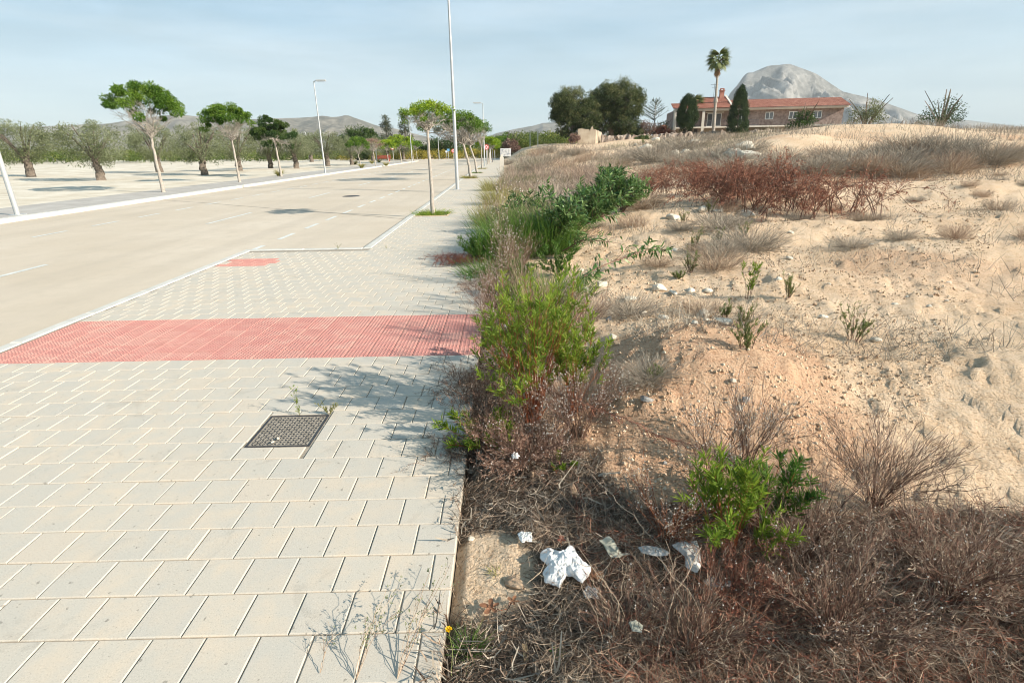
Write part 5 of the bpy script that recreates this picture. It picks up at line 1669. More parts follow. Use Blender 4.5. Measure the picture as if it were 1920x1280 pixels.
for (px, py, wx, wy, h_, sn, lf, lb) in ((1275, 368, 1.0, .6, .75, 46, 3600, 'rust red heap of dead brush, left part below the grey tufts'),
                                   (1345, 372, .8, .6, .7, 26, 2600, 'grey stemmed heap of dead brush between the two red heaps'),
                                   (1392, 392, .95, .7, .95, 44, 4600, 'rust red heap of dead brush at the right edge'),
                                   (1310, 345, 1.1, .7, .7, 40, 3400, 'rust red heap of dead brush behind the front heaps'),
                                   (1500, 410, 1.2, .9, .9, 44, 3600, 'rust red heap of dead brush beyond the right edge'),
                                   (1190, 350, .5, .4, .5, 14, 900, 'small dark red dead sprig at the tip of the long leaved shrub')):
    brush(att(px, py), wx, wy, h_, lb, sn, lf)
brush(at(862, 497, .0), .26, .16, .17, 'small heap of dark red dead leaves lying on the pavement edge', 90, 7500, mat='redpile')
brush(att(905, 545), .26, .2, .14, 'brown red heap of dead leaves below the feathery bush', 60, 3800, mat='litter')
brush(att(890, 740), .2, .26, .16, 'dark heap of dead twigs spilling onto the paving left of the shrub', 110, 5200, mat='litter')
brush(att(868, 860), .17, .16, .12, 'flattened grey brown twigs spilling onto the paving by the bright tuft', 100, 3600, mat='litter')

# -- grey dry tufts over the lot
protos = []
for i, (mt_, n_, h_) in enumerate((('greydry', 520, .5), ('dry', 420, .5), ('pinkdry', 460, .5), ('greydry', 700, .5))):
    t = Geo(); P = stems(n_, h_, 1.0 if i != 2 else .6, 5, .34, .3, .2, 1.1)
    t.ribbon(P, .0042); S2 = subs(P, n_ * 2, .4, 1, h_ * .25, .5, 3, .15); t.ribbon(S2, .003)
    protos.append(t)
meshes = []
spots = []
big = [(1290, 282, 3.0, 0, 'large grey dry bush in front of the villa foot'), (1262, 285, 2.3, 3, 'grey dry bush left of the large one below the villa'), (1335, 262, 2.0, 0, 'grey dry bush on the crest in front of the palm'),
       (1190, 300, 2.2, 3, 'wide grey dry bush below the pale boulders'), (1150, 308, 2.0, 0, 'grey dry bush on the slope below the ruin'), (1230, 305, 2.2, 3, 'grey dry bush on the slope above the red brush'),
       (1110, 300, 1.7, 1, 'straw coloured bush between sandy heaps'), (1060, 318, 1.6, 2, 'pinkish dry bush before the sandy heap'), (1375, 330, 1.8, 0, 'grey dry bush above the right brush heap'),
       (1330, 300, 2.0, 3, 'grey dry bush on the slope below the palm'), (1395, 290, 1.8, 0, 'grey dry bush high on the right slope'), (1205, 392, .9, 1, 'pale grey bush leaning beside the long leaved shrub'),
       (1185, 425, .6, 2, 'reddish dry bush on the sand below the long leaved shrub'), (1350, 430, .8, 0, 'grey dry bush under the right brush heap'), (1405, 470, .8, 3, 'dark grey dry bush at the right edge on pale ground'),
       (1350, 480, .55, 0, 'thin grey bush right of the green shoots'), (1230, 500, .4, 1, 'small straw bush on the sand beyond the low branch'), (1180, 590, .55, 0, 'small dry grey tuft on the stony ridge'),
       (1215, 715, .33, 3, 'dark dry tuft on the brown mound'), (1320, 590, .45, 1, 'small straw tuft among the white stones'), (1340, 505, .6, 1, 'thin straw tuft right of the green shoots')]
for (px, py, s_, kd, lb) in big: spots.append((att(px, py), s_, kd, lb, None))
GL = {0: 'low grey tuft among many alike on the bare lot', 1: 'low straw coloured tuft among many alike on the bare lot', 2: 'low pinkish dry tuft among many alike in the weedy band', 3: 'dense low grey tuft among many alike on the bare lot'}
for i in range(120):
    if i < 62:
        px = rng.uniform(940, 1900); py = rng.uniform(286, 345); kd = int(rng.choice([0, 1, 2, 3])); s_ = rng.uniform(.9, 1.8)
    else:
        y = rng.uniform(8, 26); x = rng.uniform(1.8, 1.05 * y); kd = int(rng.choice([0, 0, 2, 1])); s_ = rng.uniform(.2, .5); spots.append((gz(x, y), s_, kd, GL[kd], 'small dry tufts on the lot')); continue
    spots.append((att(px, py), s_, kd, GL[kd], 'small dry tufts on the lot'))
for (p, s_, kd, lb, gp) in spots:
    while len(meshes) < 4: meshes.append(None)
    if meshes[kd] is None:
        o = protos[kd].build('dry_tuft', ['greydry', 'dry', 'pinkdry', 'greydry'][kd], loc=p); meshes[kd] = o.data
    else: o = bpy.data.objects.new('dry_tuft', meshes[kd]); COL.objects.link(o); o.location = p
    o.rotation_euler = (0, 0, rng.uniform(0, 6.28)); o.scale = (s_ * 1.1, s_ * 1.1, s_ * rng.uniform(.75, 1.05))
    tag(o, lb, 'dry tuft', gp)

# -- weedy band of dry stalks beside the pavement (nobody could count it)
g = Geo(); g2 = Geo(); g3 = Geo()
n = 24000
y = 9 + 33 * rng.random(n) ** 1.35; x = EDGE + .1 + rng.random(n) ** .9 * np.minimum(.5 + (y - 8) * .28, 9)
keep = (vn(x * 1.1, y * .8) > .38) & (rng.random(n) > ss(24, 32, y) * ss(2.2, 4, x) * .93); x, y = x[keep], y[keep]; n = len(x)
hh = rng.uniform(.2, .6, n) * (.55 + .9 * vn(x * 1.3 + 70, y * 1.0)); k = 4; tt = np.linspace(0, 1, k)[None, :, None]
B0 = np.stack([x, y, H(x, y) - .01], -1)[:, None]; D = np.stack([rng.normal(size=n) * .2, rng.normal(size=n) * .2, hh], -1)[:, None]
P = B0 + D * tt; P[:, 1:] += rng.normal(size=(n, k - 1, 3)) * .03
w_ = (.0035 + y * .00032)[:, None] * np.linspace(1, .4, k)[None]
g.ribbon(P, w_, np.clip(vn(x * .9, y * .6) * 1.1 - .1 + .3 * (rng.random(n) - .3), 0, 1))
S2 = subs(P, n * 3, .3, 1, .15, .8, 3, .2); g.ribbon(S2, .007, np.clip(vn(S2[:, 0, 0] * .9, S2[:, 0, 1] * .6) * 1.1 - .05 + .3 * (rng.random(len(S2)) - .3), 0, 1))
g.build('dry_weed_band', 'band', kind='stuff', label='band of pinkish dry weeds along the pavement edge', cat='dry weeds')
# green undergrowth in the band
n = 7000; y = 8.5 + 20 * rng.random(n) ** 1.6; x = EDGE + rng.random(n) * np.minimum(.5 + (y - 8) * .16, 3)
keep = vn(x * 1.5 + 9, y * 1.2) > .42; x, y = x[keep], y[keep]; n = len(x)
B0 = np.stack([x, y, H(x, y) - .01], -1)[:, None]; D = np.stack([rng.normal(size=n) * .12, rng.normal(size=n) * .12, rng.uniform(.15, .42, n)], -1)[:, None]
P = B0 + D * tt; Geo().ribbon(P, (.006 + y * .0003)[:, None] * np.linspace(1, .2, k)[None]).build('undergrowth', 'ygrass', kind='stuff', label='green grass mixed into the dry weeds along the pavement', cat='undergrowth')
# thin short dry grass over the whole lot
n = 42000; y = 3.8 + 62 * rng.random(n) ** 1.7; x = .8 + rng.random(n) * (y * 1.05)
keep = (fbm(x * .5 + 3, y * .5, 3) + .10 * ss(10, 30, y) > .01) & (rng.random(n) < np.where(y < 10, .3, 1)); x, y = x[keep], y[keep]; n = len(x)
k = 3; tt = np.linspace(0, 1, k)[None, :, None]
B0 = np.stack([x, y, H(x, y) - .01], -1)[:, None]; D = np.stack([rng.normal(size=n) * .1, rng.normal(size=n) * .1, rng.uniform(.04, .2, n) * (1 + y * .035)], -1)[:, None]
P = B0 + D * tt; P[:, 1:] += rng.normal(size=(n, k - 1, 3)) * .02
Geo().ribbon(P, (.003 + y * .00042)[:, None] * np.linspace(1, .4, k)[None]).build('dry_grass', 'greydry', kind='stuff', label='thin grey dry grass scattered over the lot', cat='dry grass')

n = 16000; y = 34 + 46 * rng.random(n); x = 1.5 + rng.random(n) * (y * .75)
keep = (fbm(x * .3 + 13, y * .16, 3) > -.02) & (rng.random(n) > .35 * (fbm(x * .12, y * .1, 2) < 0)); keep &= ~((((x - 5.4) / 3.2) ** 2 + ((y - 51) / 4.5) ** 2 < 1) | (((x - 17.5) / 3) ** 2 + ((y - 56) / 4) ** 2 < 1) | (((x - 10.5) / 2.2) ** 2 + ((y - 50) / 3.5) ** 2 < 1))
x, y = x[keep], y[keep]; n = len(x)
B0 = np.stack([x, y, H(x, y) - .01], -1)[:, None]; D = np.stack([rng.normal(size=n) * .2, rng.normal(size=n) * .2, rng.uniform(.12, .6, n)], -1)[:, None]
P = B0 + D * tt; P[:, 1:] += rng.normal(size=(n, k - 1, 3)) * .06
Geo().ribbon(P, (.0005 * y + .006)[:, None] * np.linspace(1, .4, k)[None], np.clip(vn(x * .3, y * .2) + .3 * (rng.random(n) - .5), 0, 1)).build('slope_grass', 'band', kind='stuff', label='mixed dry and green grass over the distant sandy slope', cat='dry grass')
# -- litter of dead stalks on the soil close by
def litter(n, fn, lmin, lmax, hgt, wd, mat, name, label, flat=.25, curve=.25):
    x = []; y = []
    N = n * 6
    xx = rng.uniform(EDGE - .06, 3.2, N); yy = 1.0 + 11 * rng.random(N) ** 1.8
    m_ = rng.random(N) < fn(xx, yy); xx, yy = xx[m_][:n], yy[m_][:n]; n = len(xx)
    az = rng.uniform(0, 2 * np.pi, n); L = rng.uniform(lmin, lmax, n) * (.8 + .08 * yy); k = 4; tt = np.linspace(-.5, .5, k)[None, :, None]
    el = rng.normal(size=n) * flat
    D = np.stack([np.cos(az) * np.cos(el), np.sin(az) * np.cos(el), np.sin(el)], -1)[:, None] * L[:, None, None]
    C = np.stack([xx, yy, np.zeros(n)], -1)[:, None]
    P = C + D * tt; q = rng.normal(size=(n, 1, 3)) * L[:, None, None] * curve; P += q * (tt * 2) ** 2
    gzv = np.where(P[..., 0] < EDGE, 0.004, H(P[..., 0], P[..., 1]))
    P[..., 2] = gzv + np.abs(P[..., 2]) * 1 + (hgt * rng.random(n) ** 1.3)[:, None]
    r = rng.random(n) ** 1.2
    return Geo().ribbon(P, (wd * rng.uniform(.5, 1.5, (n, 1)) * (.8 + .07 * yy[:, None])) * np.array([[.6, 1, 1, .4]]), r).build(name, mat, kind='stuff', label=label, cat='litter')


hf = lambda x, y: np.where(x < EDGE, .06 * (y > 2.3), humus(x, y))
litter(42000, lambda x, y: hf(x, y) * 1.0, .03, .11, .035, .0021, 'litter', 'plant_litter', 'brown litter of dead stalks covering the soil by the paving')
litter(13000, lambda x, y: humus(x, y) * (1 - ss(1.9, 2.3, y - .2 * x)) * (x > .1), .06, .2, .09, .0016, 'dry', 'dead_stalk_tangle', 'tangle of pale dead stalks over dark soil in the lower right', .5)
litter(9000, lambda x, y: humus(x, y) * (1 - ss(1.9, 2.4, y - .2 * x)) * (x > .3), .05, .16, .08, .002, 'reddry', 'rusty_stalk_tangle', 'tangle of rusty dead stalks in the lower right', .5)
litter(2600, lambda x, y: humus(x, y), .04, .10, .045, .0065, 'greydry', 'curled_dead_leaves', 'curled grey dead leaves lying on the dark litter', .3, .5)
litter(5200, lambda x, y: np.where(x > EDGE, .9 * (y < 2.2) + .12, .01), .02, .07, .004, .0016, 'dry', 'straw_bits', 'bits of straw scattered on the sandy soil', .05, .1)
litter(6500, lambda x, y: humus(x, y) * .8, .02, .08, .04, .0055, 'litter', 'dead_leaf_litter', 'small dead leaves lying in the litter by the paving', .3)
# fine gravel
n = 60000; y = 1.2 + 18 * rng.random(n) ** 1.9; x = EDGE + .02 + rng.random(n) * (y * .95); keep = fbm(x * 1.2 + 30, y * 1.2, 3) > -.10; x, y = x[keep], y[keep]
Geo().octa(np.stack([x, y, H(x, y)], -1), (.0024 + .009 * rng.random(len(x)) ** 4) * (1 + .12 * y)).build('gravel', 'clod', kind='stuff', label='fine pale gravel over the soil', cat='gravel')

# ================================================================== STONES
import bmesh


def rock(p, sx_, sy_, sz_, mat, label, seed, group=None, name='stone'):
    bm = bmesh.new(); bmesh.ops.create_icosphere(bm, subdivisions=3, radius=1)
    V = np.array([v.co for v in bm.verts]); d = V.copy()
    r = 1 + .55 * fbm(d[:, 0] * 1.3 + seed, d[:, 1] * 1.3 + d[:, 2] * 1.1 + seed * 2, 2) + .18 * fbm(d[:, 0] * 5 + seed, d[:, 2] * 5 + d[:, 1] * 3, 2)
    V = d * r[:, None]
    for _ in range(5):                               # chipped faces
        nn = nrm(rng.normal(size=3)); c_ = rng.uniform(.55, .8); dd = V @ nn; V = V - np.maximum(dd - c_, 0)[:, None] * nn * .9
    V *= np.array([sx_, sy_, sz_])
    ca, sa = math.cos(seed), math.sin(seed); V = np.stack([V[:, 0] * ca - V[:, 1] * sa, V[:, 0] * sa + V[:, 1] * ca, V[:, 2]], 1)
    F = [[v.index for v in f.verts] + [f.verts[-1].index] for f in bm.faces]; bm.free()
    o = Geo().add(V, F).build(name, mat, loc=p + np.array([0, 0, sz_ * .3]), label=label, cat='stone', group=group)
    return o


RK = [(1075, 925, .022, .03, .045, 'brownstone', 'upright brown stone at the left foot of the mound'), (1100, 928, .014, .014, .014, 'brownstone', 'small brown stone right of the upright one'),
      (998, 890, .03, .022, .02, 'brownstone', 'rounded brown stone in the dead stalks under the shrub'), (1246, 872, .012, .012, .016, 'greystone', 'small grey pointed stone on the brown mound'),
      (1148, 635, .05, .04, .04, 'stone', 'pale stone beside the shrub at the ridge foot'), (1153, 645, .035, .03, .022, 'brownstone', 'orange brown stone touching the pale one'),
      (1315, 592, .10, .07, .06, 'stone', 'largest white stone on the ridge at the right'), (1355, 607, .08, .05, .04, 'stone', 'flat white stone right of the largest one'), (1303, 607, .04, .03, .022, 'stone', 'small white stone just below the largest one'),
      (1235, 543, .10, .06, .055, 'stone', 'white stone right of the low branch on pale sand'), (1262, 551, .08, .04, .03, 'stone', 'flat white stone next to the white stone near the branch'),
      (1128, 538, .08, .05, .05, 'stone', 'whitish stone lump below the low leafy branch'), (1098, 545, .07, .05, .04, 'stone', 'whitish stone near the grass clump below the branch'), (1180, 562, .09, .06, .03, 'stone', 'flat pale stone half buried on the ridge'),
      (1327, 546, .06, .05, .03, 'stone', 'lone pale stone in the upper right of the sand'), (1205, 590, .06, .04, .03, 'stone', 'pale stone on the ridge above the mound'), (1244, 598, .08, .035, .025, 'stone', 'long pale stone on the ridge crest'),
      (1143, 600, .05, .03, .03, 'greystone', 'dark grey stone on the ridge left end'), (1155, 400 + 0, .001, .001, .001, None, None),
      (1316, 395, .18, .1, .08, 'stone', 'white block below the red brush'), (1345, 397, .12, .08, .05, 'stone', 'small white block right of the first one below the brush'), (1400, 405, .3, .12, .1, 'stone', 'white slab at the right edge under the brush'),
      (1262, 412, .16, .12, .09, 'stone', 'pale rounded stone among olive green weeds'), (1385, 770, .03, .025, .02, 'stone', 'small pale stone on the right side of the mound'), (1398, 752, .025, .02, .02, 'greystone', 'small grey stone at the right edge of the mound'),
      (1375, 715, .02, .02, .015, 'stone', 'tiny pale stone on the upper right of the mound'), (884, 1010, .018, .016, .008, 'stone', 'small flat sandy stone by the paving edge'),
      (965, 1095, .05, .04, .022, 'brownstone', 'crumbly lump of orange soil left of the white bag'), (940, 1180, .014, .014, .014, 'stone', 'whitish rounded pebble below the lobed dead leaf'),
      (1210, 720 + 30, .05, .03, .02, 'greystone', 'flat grey stone beside the dark tuft on the mound'), (950, 612, .10, .07, .035, 'greystone', 'flat blue grey stone by the red tactile band behind the weeds')]
for i, (px, py, a, b_, c_, mt_, lb) in enumerate(RK):
    if mt_ is None: continue
    rock(att(px, py), a, b_, c_, mt_, lb, i * 1.7 + .3)
for i in range(34):
    y = 3.8 + 10 * rng.random() ** 1.3; x = .9 + rng.random() * y * .8; s_ = (.012 + .03 * rng.random() ** 2) * (1 + .04 * y)
    rock(gz(x, y), s_ * 1.2, s_, s_ * .7, 'stone', 'small pale pebble lying loose on the sandy lot', i * .9, 'loose pale pebbles on the lot', 'pebble')
for i in range(12):
    px, py = rng.uniform(1190, 1420), rng.uniform(258, 300); s_ = rng.uniform(.25, .6)
    rock(att(px, py), s_ * 1.4, s_, s_ * .7, 'stone', 'pale boulder on the distant sandy slope below the villa', i * 2.3, 'pale boulders on the distant slope', 'boulder')

# ================================================================== RUBBISH
def outline(pts, n=72):
    P = np.array(pts, float); out = []
    for a in np.linspace(0, 2 * np.pi, n, endpoint=False):
        d = np.array([math.cos(a), math.sin(a)]); best = 0
        for i in range(len(P)):
            p, q = P[i], P[(i + 1) % len(P)]; e = q - p; den = d[0] * e[1] - d[1] * e[0]
            if abs(den) < 1e-9: continue
            t = (p[0] * e[1] - p[1] * e[0]) / den; u_ = (p[0] * d[1] - p[1] * d[0]) / den
            if t > 0 and -1e-6 <= u_ <= 1 + 1e-6: best = max(best, t)
        out.append(best if best else .01)
    return out


def pxo(pts, k=1 / 500.): return outline([(x * k, -y * k / .78) for (x, y) in pts])


def sheet(p, outline, hgt, mat, label, name, cat, crumple=.5, rz=0., seed=0., freq=3., thick=.0, n=90, m_=30, parent=None, dome=1.):
    """crumpled sheet with the given outline radii (around the circle), real relief, own thickness"""
    th = np.linspace(0, 2 * np.pi, n, endpoint=False)
    R = np.interp(th, np.linspace(0, 2 * np.pi, len(outline) + 1), list(outline) + [outline[0]])
    rr = np.linspace(0, 1, m_)[:, None]
    Xs = rr * R * np.cos(th); Ys = rr * R * np.sin(th)
    sc2 = freq / max(outline)
    rg = 1 - np.abs(fbm(Xs * sc2 + seed, Ys * sc2 + seed * 1.7, 4)) * 4
    rg2 = 1 - np.abs(fbm(Xs * sc2 * 2.3 + seed + 9, Ys * sc2 * 2.3 - seed, 3)) * 4
    Zs = hgt * ((1 - rr ** 2.2) * .45 * dome + crumple * (rg * .5 + rg2 * .25) * (1 - rr ** 6 * .8)) + .004
    Xs = Xs + hgt * .35 * fbm(Xs * sc2 * 1.6, Ys * sc2 * 1.6 + seed, 3) * rr; Ys = Ys + hgt * .35 * fbm(Xs * sc2 * 1.6 + 33, Ys * sc2 * 1.6, 3) * rr
    V = np.stack([Xs, Ys, Zs], -1).reshape(-1, 3)
    ii = np.arange(m_ - 1)[:, None] * n; j = np.arange(n)[None]; j2 = (j + 1) % n
    F = np.stack([ii + j, ii + j2, ii + n + j2, ii + n + j], -1).reshape(-1, 4)
    o = Geo().add(V, F).build(name, mat, loc=p, label=label, cat=cat, smooth=True)
    o.rotation_euler = (0, 0, rz)
    md = o.modifiers.new('solid', 'SOLIDIFY'); md.thickness = thick or .0008
    return o


pb_ = att(1055, 1083) + np.array([0, 0, .05])
# outline read anticlockwise starting at the right
sheet(pb_, pxo([(-44, -38), (-25, -46), (8, -32), (28, -50), (36, -28), (44, -6), (58, 4), (52, 24), (34, 40), (22, 22), (4, 20), (-4, 30), (-11, 50), (-24, 42), (-42, 32), (-46, 14), (-32, 0), (-46, -20)]), .055, 'bag', 'crumpled white plastic bag lying in the litter', 'plastic_bag', 'plastic bag', .7, seed=3.3, freq=2.1, dome=.9, n=190, m_=60)
sheet(att(985, 1022) + np.array([0, 0, .03]), pxo([(-17, -10), (-9, -15), (3, -11), (14, -14), (16, 2), (15, 13), (2, 10), (-8, 15), (-14, 5)]), .018, 'paper', 'small torn piece of white crumpled paper left above the bag', 'torn_paper', 'paper', 1.0, seed=7, freq=4, dome=.2)
sheet(up(966, 857, .15), pxo([(-11, -4), (-4, -10), (5, -7), (11, 0), (7, 9), (-6, 8)]), .026, 'paper', 'small white crumpled lump in the dead stalks under the shrub', 'crumpled_tissue', 'paper', .8, seed=9, freq=2)
sheet(att(1222, 1068) + np.array([0, 0, .09]), pxo([(-32, -8), (-10, -14), (18, -10), (34, 0), (26, 8), (0, 10), (-26, 5)]), .016, 'film', 'greyish transparent plastic sheet right of the folded cardboard', 'plastic_sheet', 'plastic sheet', .9, rz=-.12, seed=12, freq=2.2, dome=.3)
sheet(att(1290, 1085) + np.array([0, 0, .10]), pxo([(-28, -30), (-4, -40), (14, -34), (30, -44), (26, -8), (14, 18), (-2, 34), (-18, 20), (-12, -4)]), .03, 'film', 'large torn transparent plastic sheet caught in the stalks', 'plastic_sheet', 'plastic sheet', .9, seed=15, freq=2, dome=.3)
sheet(att(1108, 1140) + np.array([0, 0, .07]), pxo([(-17, -2), (-6, -16), (4, -10), (17, -12), (10, 2), (13, 12), (-4, 8), (-12, 12)]), .016, 'film', 'small translucent plastic scrap below the white bag', 'plastic_scrap', 'plastic scrap', .9, seed=17, dome=.3)
sheet(att(1190, 1213) + np.array([0, 0, .09]), pxo([(-12, -8), (2, -12), (12, -2), (6, 10), (-9, 7)]), .008, 'card', 'grey flat scrap near the bottom among pale stalks', 'plastic_scrap', 'plastic scrap', .8, seed=18, dome=.2)
sheet(att(1345, 1125) + np.array([0, 0, .08]), pxo([(-30, -6), (-12, -14), (10, -8), (30, -2), (18, 8), (-6, 6), (-22, 10)]), .016, 'film', 'dull plastic sheet half hidden under the reddish stalk', 'plastic_sheet', 'plastic sheet', .8, seed=22, dome=.2)
# folded cardboard
p = att(1142, 1062) + np.array([0, 0, .06]); t = thing('folded_cardboard', p, 'folded strip of grey cardboard right of the white bag', 'cardboard', rz=.25)
ux = np.linspace(-.033, .033, 10)
V = []; prof = [(-.005, .052, .045), (0, .02, .05), (.012, -.012, .022), (.02, -.02, .014), (.055, -.032, .012)]
L_ = []
for (xo, yo, zo) in prof:
    L_.append(np.stack([ux * .8 + xo, np.full(10, yo) + ux * .15, np.full(10, zo) + .004 * np.sin(ux * 90 + xo * 50)], -1))
V = np.concatenate(L_); ii = (np.arange(4)[:, None] * 10 + np.arange(9)[None])
o = Geo().add(V, np.stack([ii, ii + 1, ii + 11, ii + 10], -1).reshape(-1, 4)).build('folded_panel', 'card', t)
md = o.modifiers.new('solid', 'SOLIDIFY'); md.thickness = .003
# lobed dead leaves
def lobed(p, R, lobes, label, mat='fig', rz=0., col=.5, tilt=.2):
    n = 120; th = np.linspace(0, 2 * np.pi, n, endpoint=False)
    r = R * (.30 + .70 * np.abs(np.cos(th * lobes / 2)) ** 1.3); r *= np.where(np.abs(th - np.pi) < .35, .35, 1) * (.85 + .2 * np.cos(th))
    rr = np.linspace(0, 1, 8)[:, None]
    Xs, Ys = rr * r * np.cos(th), rr * r * np.sin(th)
    Zs = .06 * R * np.sin(th * 2) * rr + .10 * R * rr ** 2 + .08 * R * fbm(Xs / R * 5, Ys / R * 5, 2)
    V = np.stack([Xs, Ys, Zs], -1).reshape(-1, 3); ii = np.arange(7)[:, None] * n; j = np.arange(n)[None]; j2 = (j + 1) % n
    t = thing('dead_leaf', p, label, 'leaf', rz=rz)
    Geo().add(V, np.stack([ii + j, ii + j2, ii + n + j2, ii + n + j], -1).reshape(-1, 4), col).build('blade', mat, t, smooth=True)
    Geo().tube(np.array([[(-R * .3, 0, .001), (-R * .8, .01, .004), (-R * 1.3, .0, .006)]]), .0016).build('stalk', 'redstem', t)
    return t


lobed(att(922, 1152) + np.array([0, 0, .03]), .048, 5, 'large lobed orange brown dead leaf on the soil near the bottom', rz=2.9, col=.7)
lobed(att(962, 1140) + np.array([0, 0, .03]), .03, 5, 'faded lobed dead leaf half buried right of the larger one', rz=1.2, col=.95)
lobed(att(1112, 1103) + np.array([0, 0, .06]), .045, 5, 'torn orange dead leaf poking out right of the white bag', rz=.4, col=.9)
lobed(att(1053, 1030) + np.array([0, 0, .05]), .028, 3, 'dark purplish dead leaf just above the white bag', 'reddry', rz=1.5, col=.35)
lobed(att(1085, 1070 - 38) + np.array([0, 0, .02]), .02, 3, 'small dark dead leaf at the upper right of the bag', 'reddry', rz=.5, col=.3)
# seed pod, ribbed
p = up(985, 1222, .02); t = thing('seed_pod', p, 'ribbed brown seed pod standing on end near the bottom', 'seed pod', rz=.05)
g = Geo()
for i in range(14): g.box(-.007, .007, -.035 + .005 * i, -.0315 + .005 * i, -.003, .003, bev=.001)
g.build('ribs', 'wood', t, kind='stuff'); Geo().box(-.0085, -.0065, -.036, .036, -.004, .004).box(.0065, .0085, -.036, .036, -.004, .004).build('rims', 'wood', t)

# dandelion
p = up(841, 1180, .12); fb = at(846, 1268, -.02); fb[0] = max(fb[0], EDGE + .004)
t = thing('yellow_flower', fb, 'single bright yellow flower head on a thin stem at the paving edge', 'flower')
q = p - fb; Geo().tube(np.array([[(0, 0, 0), q * .5 + np.array([.01, 0, .01]), q]]), .0014, .2).build('stem', 'ygrass', t)
n = 60; az = rng.uniform(0, 6.28, n); el = rng.uniform(.05, .9, n); D = np.stack([np.cos(az) * np.cos(el), np.sin(az) * np.cos(el), np.sin(el)], -1)
Geo().leaf(np.repeat(q[None], n, 0), D, .015, .005, None, None, 0).build('petals', 'yellow', t)
tussock('grass_clump', att(878, 1225), .09, .9, 150, 'low bright green grass tuft beside the yellow flower', 'dgrass', .0028, r0=.05)
tussock('grass_clump', att(930, 1075), .03, 1.2, 24, 'few green blades on the bare sandy strip', 'ygrass', .004, r0=.03)
b = att(1045, 1232); t = thing('small_rosette', b, 'small round green leaves at the bottom edge', 'plant')
D = np.array([[1, .2, .5], [-.8, .5, .6], [.2, -1, .6], [-.3, .9, .6], [.5, .8, .8]]); Geo().leaf6(np.zeros((5, 3)), D, .04, .03, np.array([.3, .5, .6, .4, .5]), None, .1).build('leaves', 'acacia', t)

# ================================================================== ON THE PAVING
# drain cover
gx0, gx1, gy0, gy1 = GR[0] + .012, GR[1] - .012, GR[2] + .012, GR[3] - .012
t = thing('drain_cover', ((gx0 + gx1) / 2, (gy0 + gy1) / 2, 0), 'square dark iron drain cover with raised bars set into the pavers', 'drain cover')
hx, hy = (gx1 - gx0) / 2, (gy1 - gy0) / 2
Geo().box(-hx, hx, -hy, hy, -.04, -.010, bev=.003).build('plate', 'iron', t)
g = Geo()
g.box(-hx, -hx + .01, -hy, hy, -.0095, -.002).box(hx - .01, hx, -hy, hy, -.0095, -.002).box(-hx + .01, hx - .01, -hy, -hy + .01, -.0095, -.002).box(-hx + .01, hx - .01, hy - .01, hy, -.0095, -.002)
g.build('rim', 'iron', t)
g = Geo(); nx_, ny_ = 15, 15
for i in range(nx_):
    for j in range(ny_):
        cx = -hx + .02 + (2 * hx - .04) * (i + .5) / nx_; cy = -hy + .02 + (2 * hy - .04) * (j + .5) / ny_
        g.box(cx - .0085, cx + .0085, cy - .003, cy + .003, -.0098, -.004, rz=rad(45 if (i + j) % 2 else -45), c=(cx, cy, 0))
g.build('raised_bars', 'iron', t, kind='stuff')
# mortar frame and litter on it
g = Geo()
for (a, b_, c_, d) in ((GR[0], GR[1], GR[2], gy0), (GR[0], GR[1], gy1, GR[3]), (GR[0], gx0, gy0, gy1), (gx1, GR[1], gy0, gy1)): g.box(a, b_, c_, d, -.03, -.004)
g.build('mortar_frame', 'joint', t)
rock(at(521, 822, .004), .012, .01, .008, 'stone', 'small whitish crumb on the drain cover, upper one', 2.2, None, 'crumb')
rock(at(511, 829, .004), .012, .008, .007, 'stone', 'small whitish crumb on the drain cover, lower one', 4.2, None, 'crumb')


def wispy(base, h, label, n=3, spread=.12, leaf=150, mat='olive', flowers=0):
    t = thing('wispy_weed', base, label, 'weed')
    P = stems(n, h, spread, 6, .01, .06, .8); S2 = subs(P, n * 10, .05, 1, h * .16, .7, 3, .2)
    Geo().tube(P, taper(n, 6, .0012, .0006), np.full(n, .4)).ribbon(S2, .001).build('stems', 'ygrass', t)
    m = leaf; i = rng.random(m) ** 2.2
    p, T, _ = sample(S2, m, .2, 1); Geo().leaf(p, leafdir(T, .8, .2), .012, .005).build('leaves', mat, t)
    return t


wispy(at(563, 777, 0), .21, 'thin upright green weed growing behind the drain cover', 3, .1, 130, 'ditt')
wispy(at(618, 776, 0), .11, 'bushy small weed with reddish and yellow leaves at the corner of the drain cover', 8, .8, 260, 'ygrass')
wispy(at(634, 467, 0), .13, 'tiny dry weed growing at the front kerb line', 5, .8, 40, 'olive')
wispy(at(725, 466, 0), .06, 'tiny dry sprout by the kerb corner', 3, .8, 20, 'olive')

# dried weed leaning over the near pavers
def creeper(base, tips, label, seeds=160):
    t = thing('dried_creeping_weed', base, label, 'dry weed')
    k = 9; tt = np.linspace(0, 1, k)[:, None]
    P = np.array([(q - base) * tt + np.array([0, 0, .03]) * np.sin(np.pi * tt) + rng.normal(size=(k, 3)) * .004 * (tt > 0) for q in tips])
    P[..., 2] = np.maximum(P[..., 2], .002)
    n = len(P); S2 = subs(P, n * 9, .25, 1, .055, .6, 4, .1)
    Geo().tube(P, taper(n, k, .0013, .0007), sides=4).ribbon(S2, .0013).build('stems', 'dry', t)
    p, T, _ = sample(S2, seeds, .4, 1); Geo().leaf(p, leafdir(T, .8, .1), .009 * rng.uniform(.6, 1.3, seeds), .0055, rng.random(seeds) * .8 + .2).build('seed_leaves', 'olive', t)


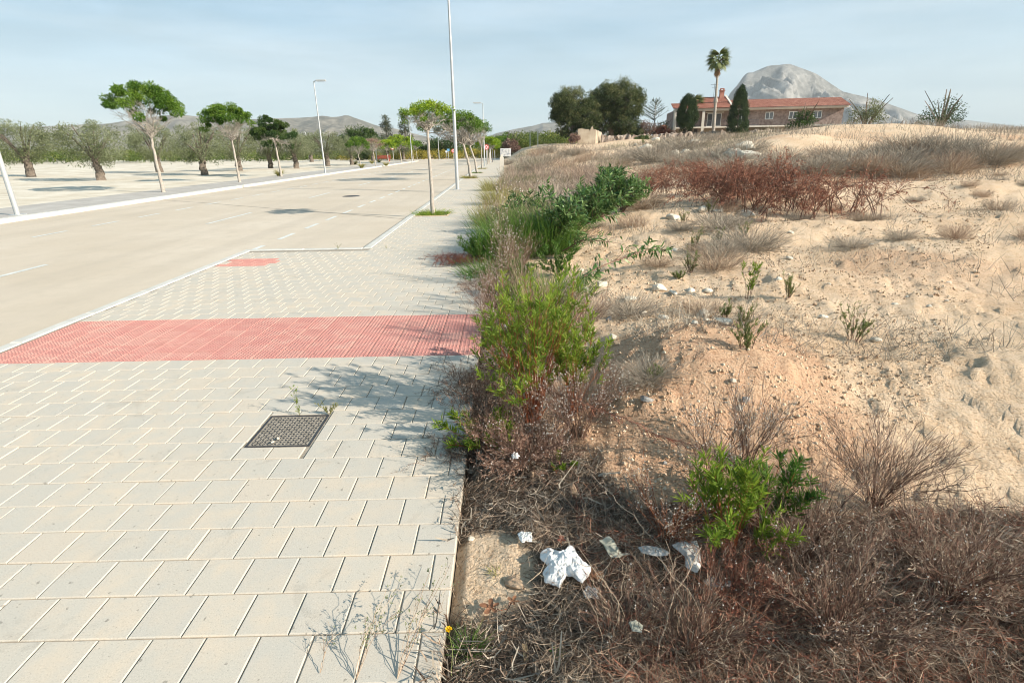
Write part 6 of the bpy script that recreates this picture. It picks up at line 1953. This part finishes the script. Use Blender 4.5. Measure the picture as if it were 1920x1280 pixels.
def lift(px, py, h): return at(px, py, h)
creeper(at(745, 1272, 0), [lift(848, 1055, .07), lift(825, 1085, .10), lift(812, 1060, .09), lift(790, 1105, .11), lift(800, 1140, .10), lift(838, 1100, .06)], 'dried creeping weed with small seed leaves reaching right over the pavers')
creeper(at(668, 1275, 0), [lift(745, 1095, .11), lift(722, 1110, .12), lift(700, 1150, .10), lift(690, 1180, .08), lift(735, 1150, .1)], 'dried creeping weed with small seed leaves, left one at the frame bottom')
creeper(at(600, 1262, 0), [lift(625, 1195, .03), lift(628, 1190, .035)], 'single bare dry twig curling over a paver joint', 8)
# tree bed greenery
tussock('bed_weeds', np.array([-2.05, 15.4, -.04]), .20, 1.3, 800, 'green weeds filling the bed around the slim young tree', 'ditt', .010, cat='weeds', r0=.5, hmin=.12, wig=.3)
tussock('bed_weeds', np.array([-2.2, 34.6, -.04]), .28, 1.4, 400, 'weeds around the foot of the leaning tree past the lamp post', 'ygrass', .018, cat='weeds', r0=.38, hmin=.4)
tussock('bed_weeds', np.array([-2.1, 42.2, -.04]), .16, 1.4, 300, 'weeds around the second leaning tree', 'dgrass', .02, cat='weeds', r0=.4, hmin=.4)
tussock('bed_weeds', np.array([-2.0, 51, -.04]), .18, 1.4, 300, 'weeds around the thin tree behind the leaning ones', 'ygrass', .02, cat='weeds', r0=.4, hmin=.4)
for i, (px, py, s_) in enumerate(((524, 330, .35), (678, 315, .4), (666, 309, .5), (697.5, 307, .45), (711, 305, .5), (724, 311, .3))):
    b = at(px, py); b[2] = PZ(b[0], b[1])
    tussock('kerb_weed', b, .9 * s_ + .25, .8, 160, ['weed tuft at the foot of the dense dark street tree', 'weed tuft at the foot of the small round green tree', 'green tuft on the park sand near the small round tree', 'low green tuft on the park sand left of the bench', 'taller green tuft on the park sand left of the bench', 'low tuft at the foot of the withered brown tree'][i], 'ygrass', .03, cat='weeds', r0=.15, hmin=.4)

# ================================================================== AIR
m = bpy.data.materials.new('air_haze'); m.use_nodes = True; nt = m.node_tree; nt.nodes.clear()
mo = nt.nodes.new('ShaderNodeOutputMaterial'); pv = nt.nodes.new('ShaderNodeVolumePrincipled')
pv.inputs['Color'].default_value = (.93, .97, 1.0, 1); pv.inputs['Density'].default_value = .00011; pv.inputs['Anisotropy'].default_value = .0
nt.links.new(pv.outputs[0], mo.inputs['Volume']); M['haze'] = m
hz = Geo().box(-8500, 8500, -120, 6500, -1.5, 760).build('haze', 'haze', kind='stuff')
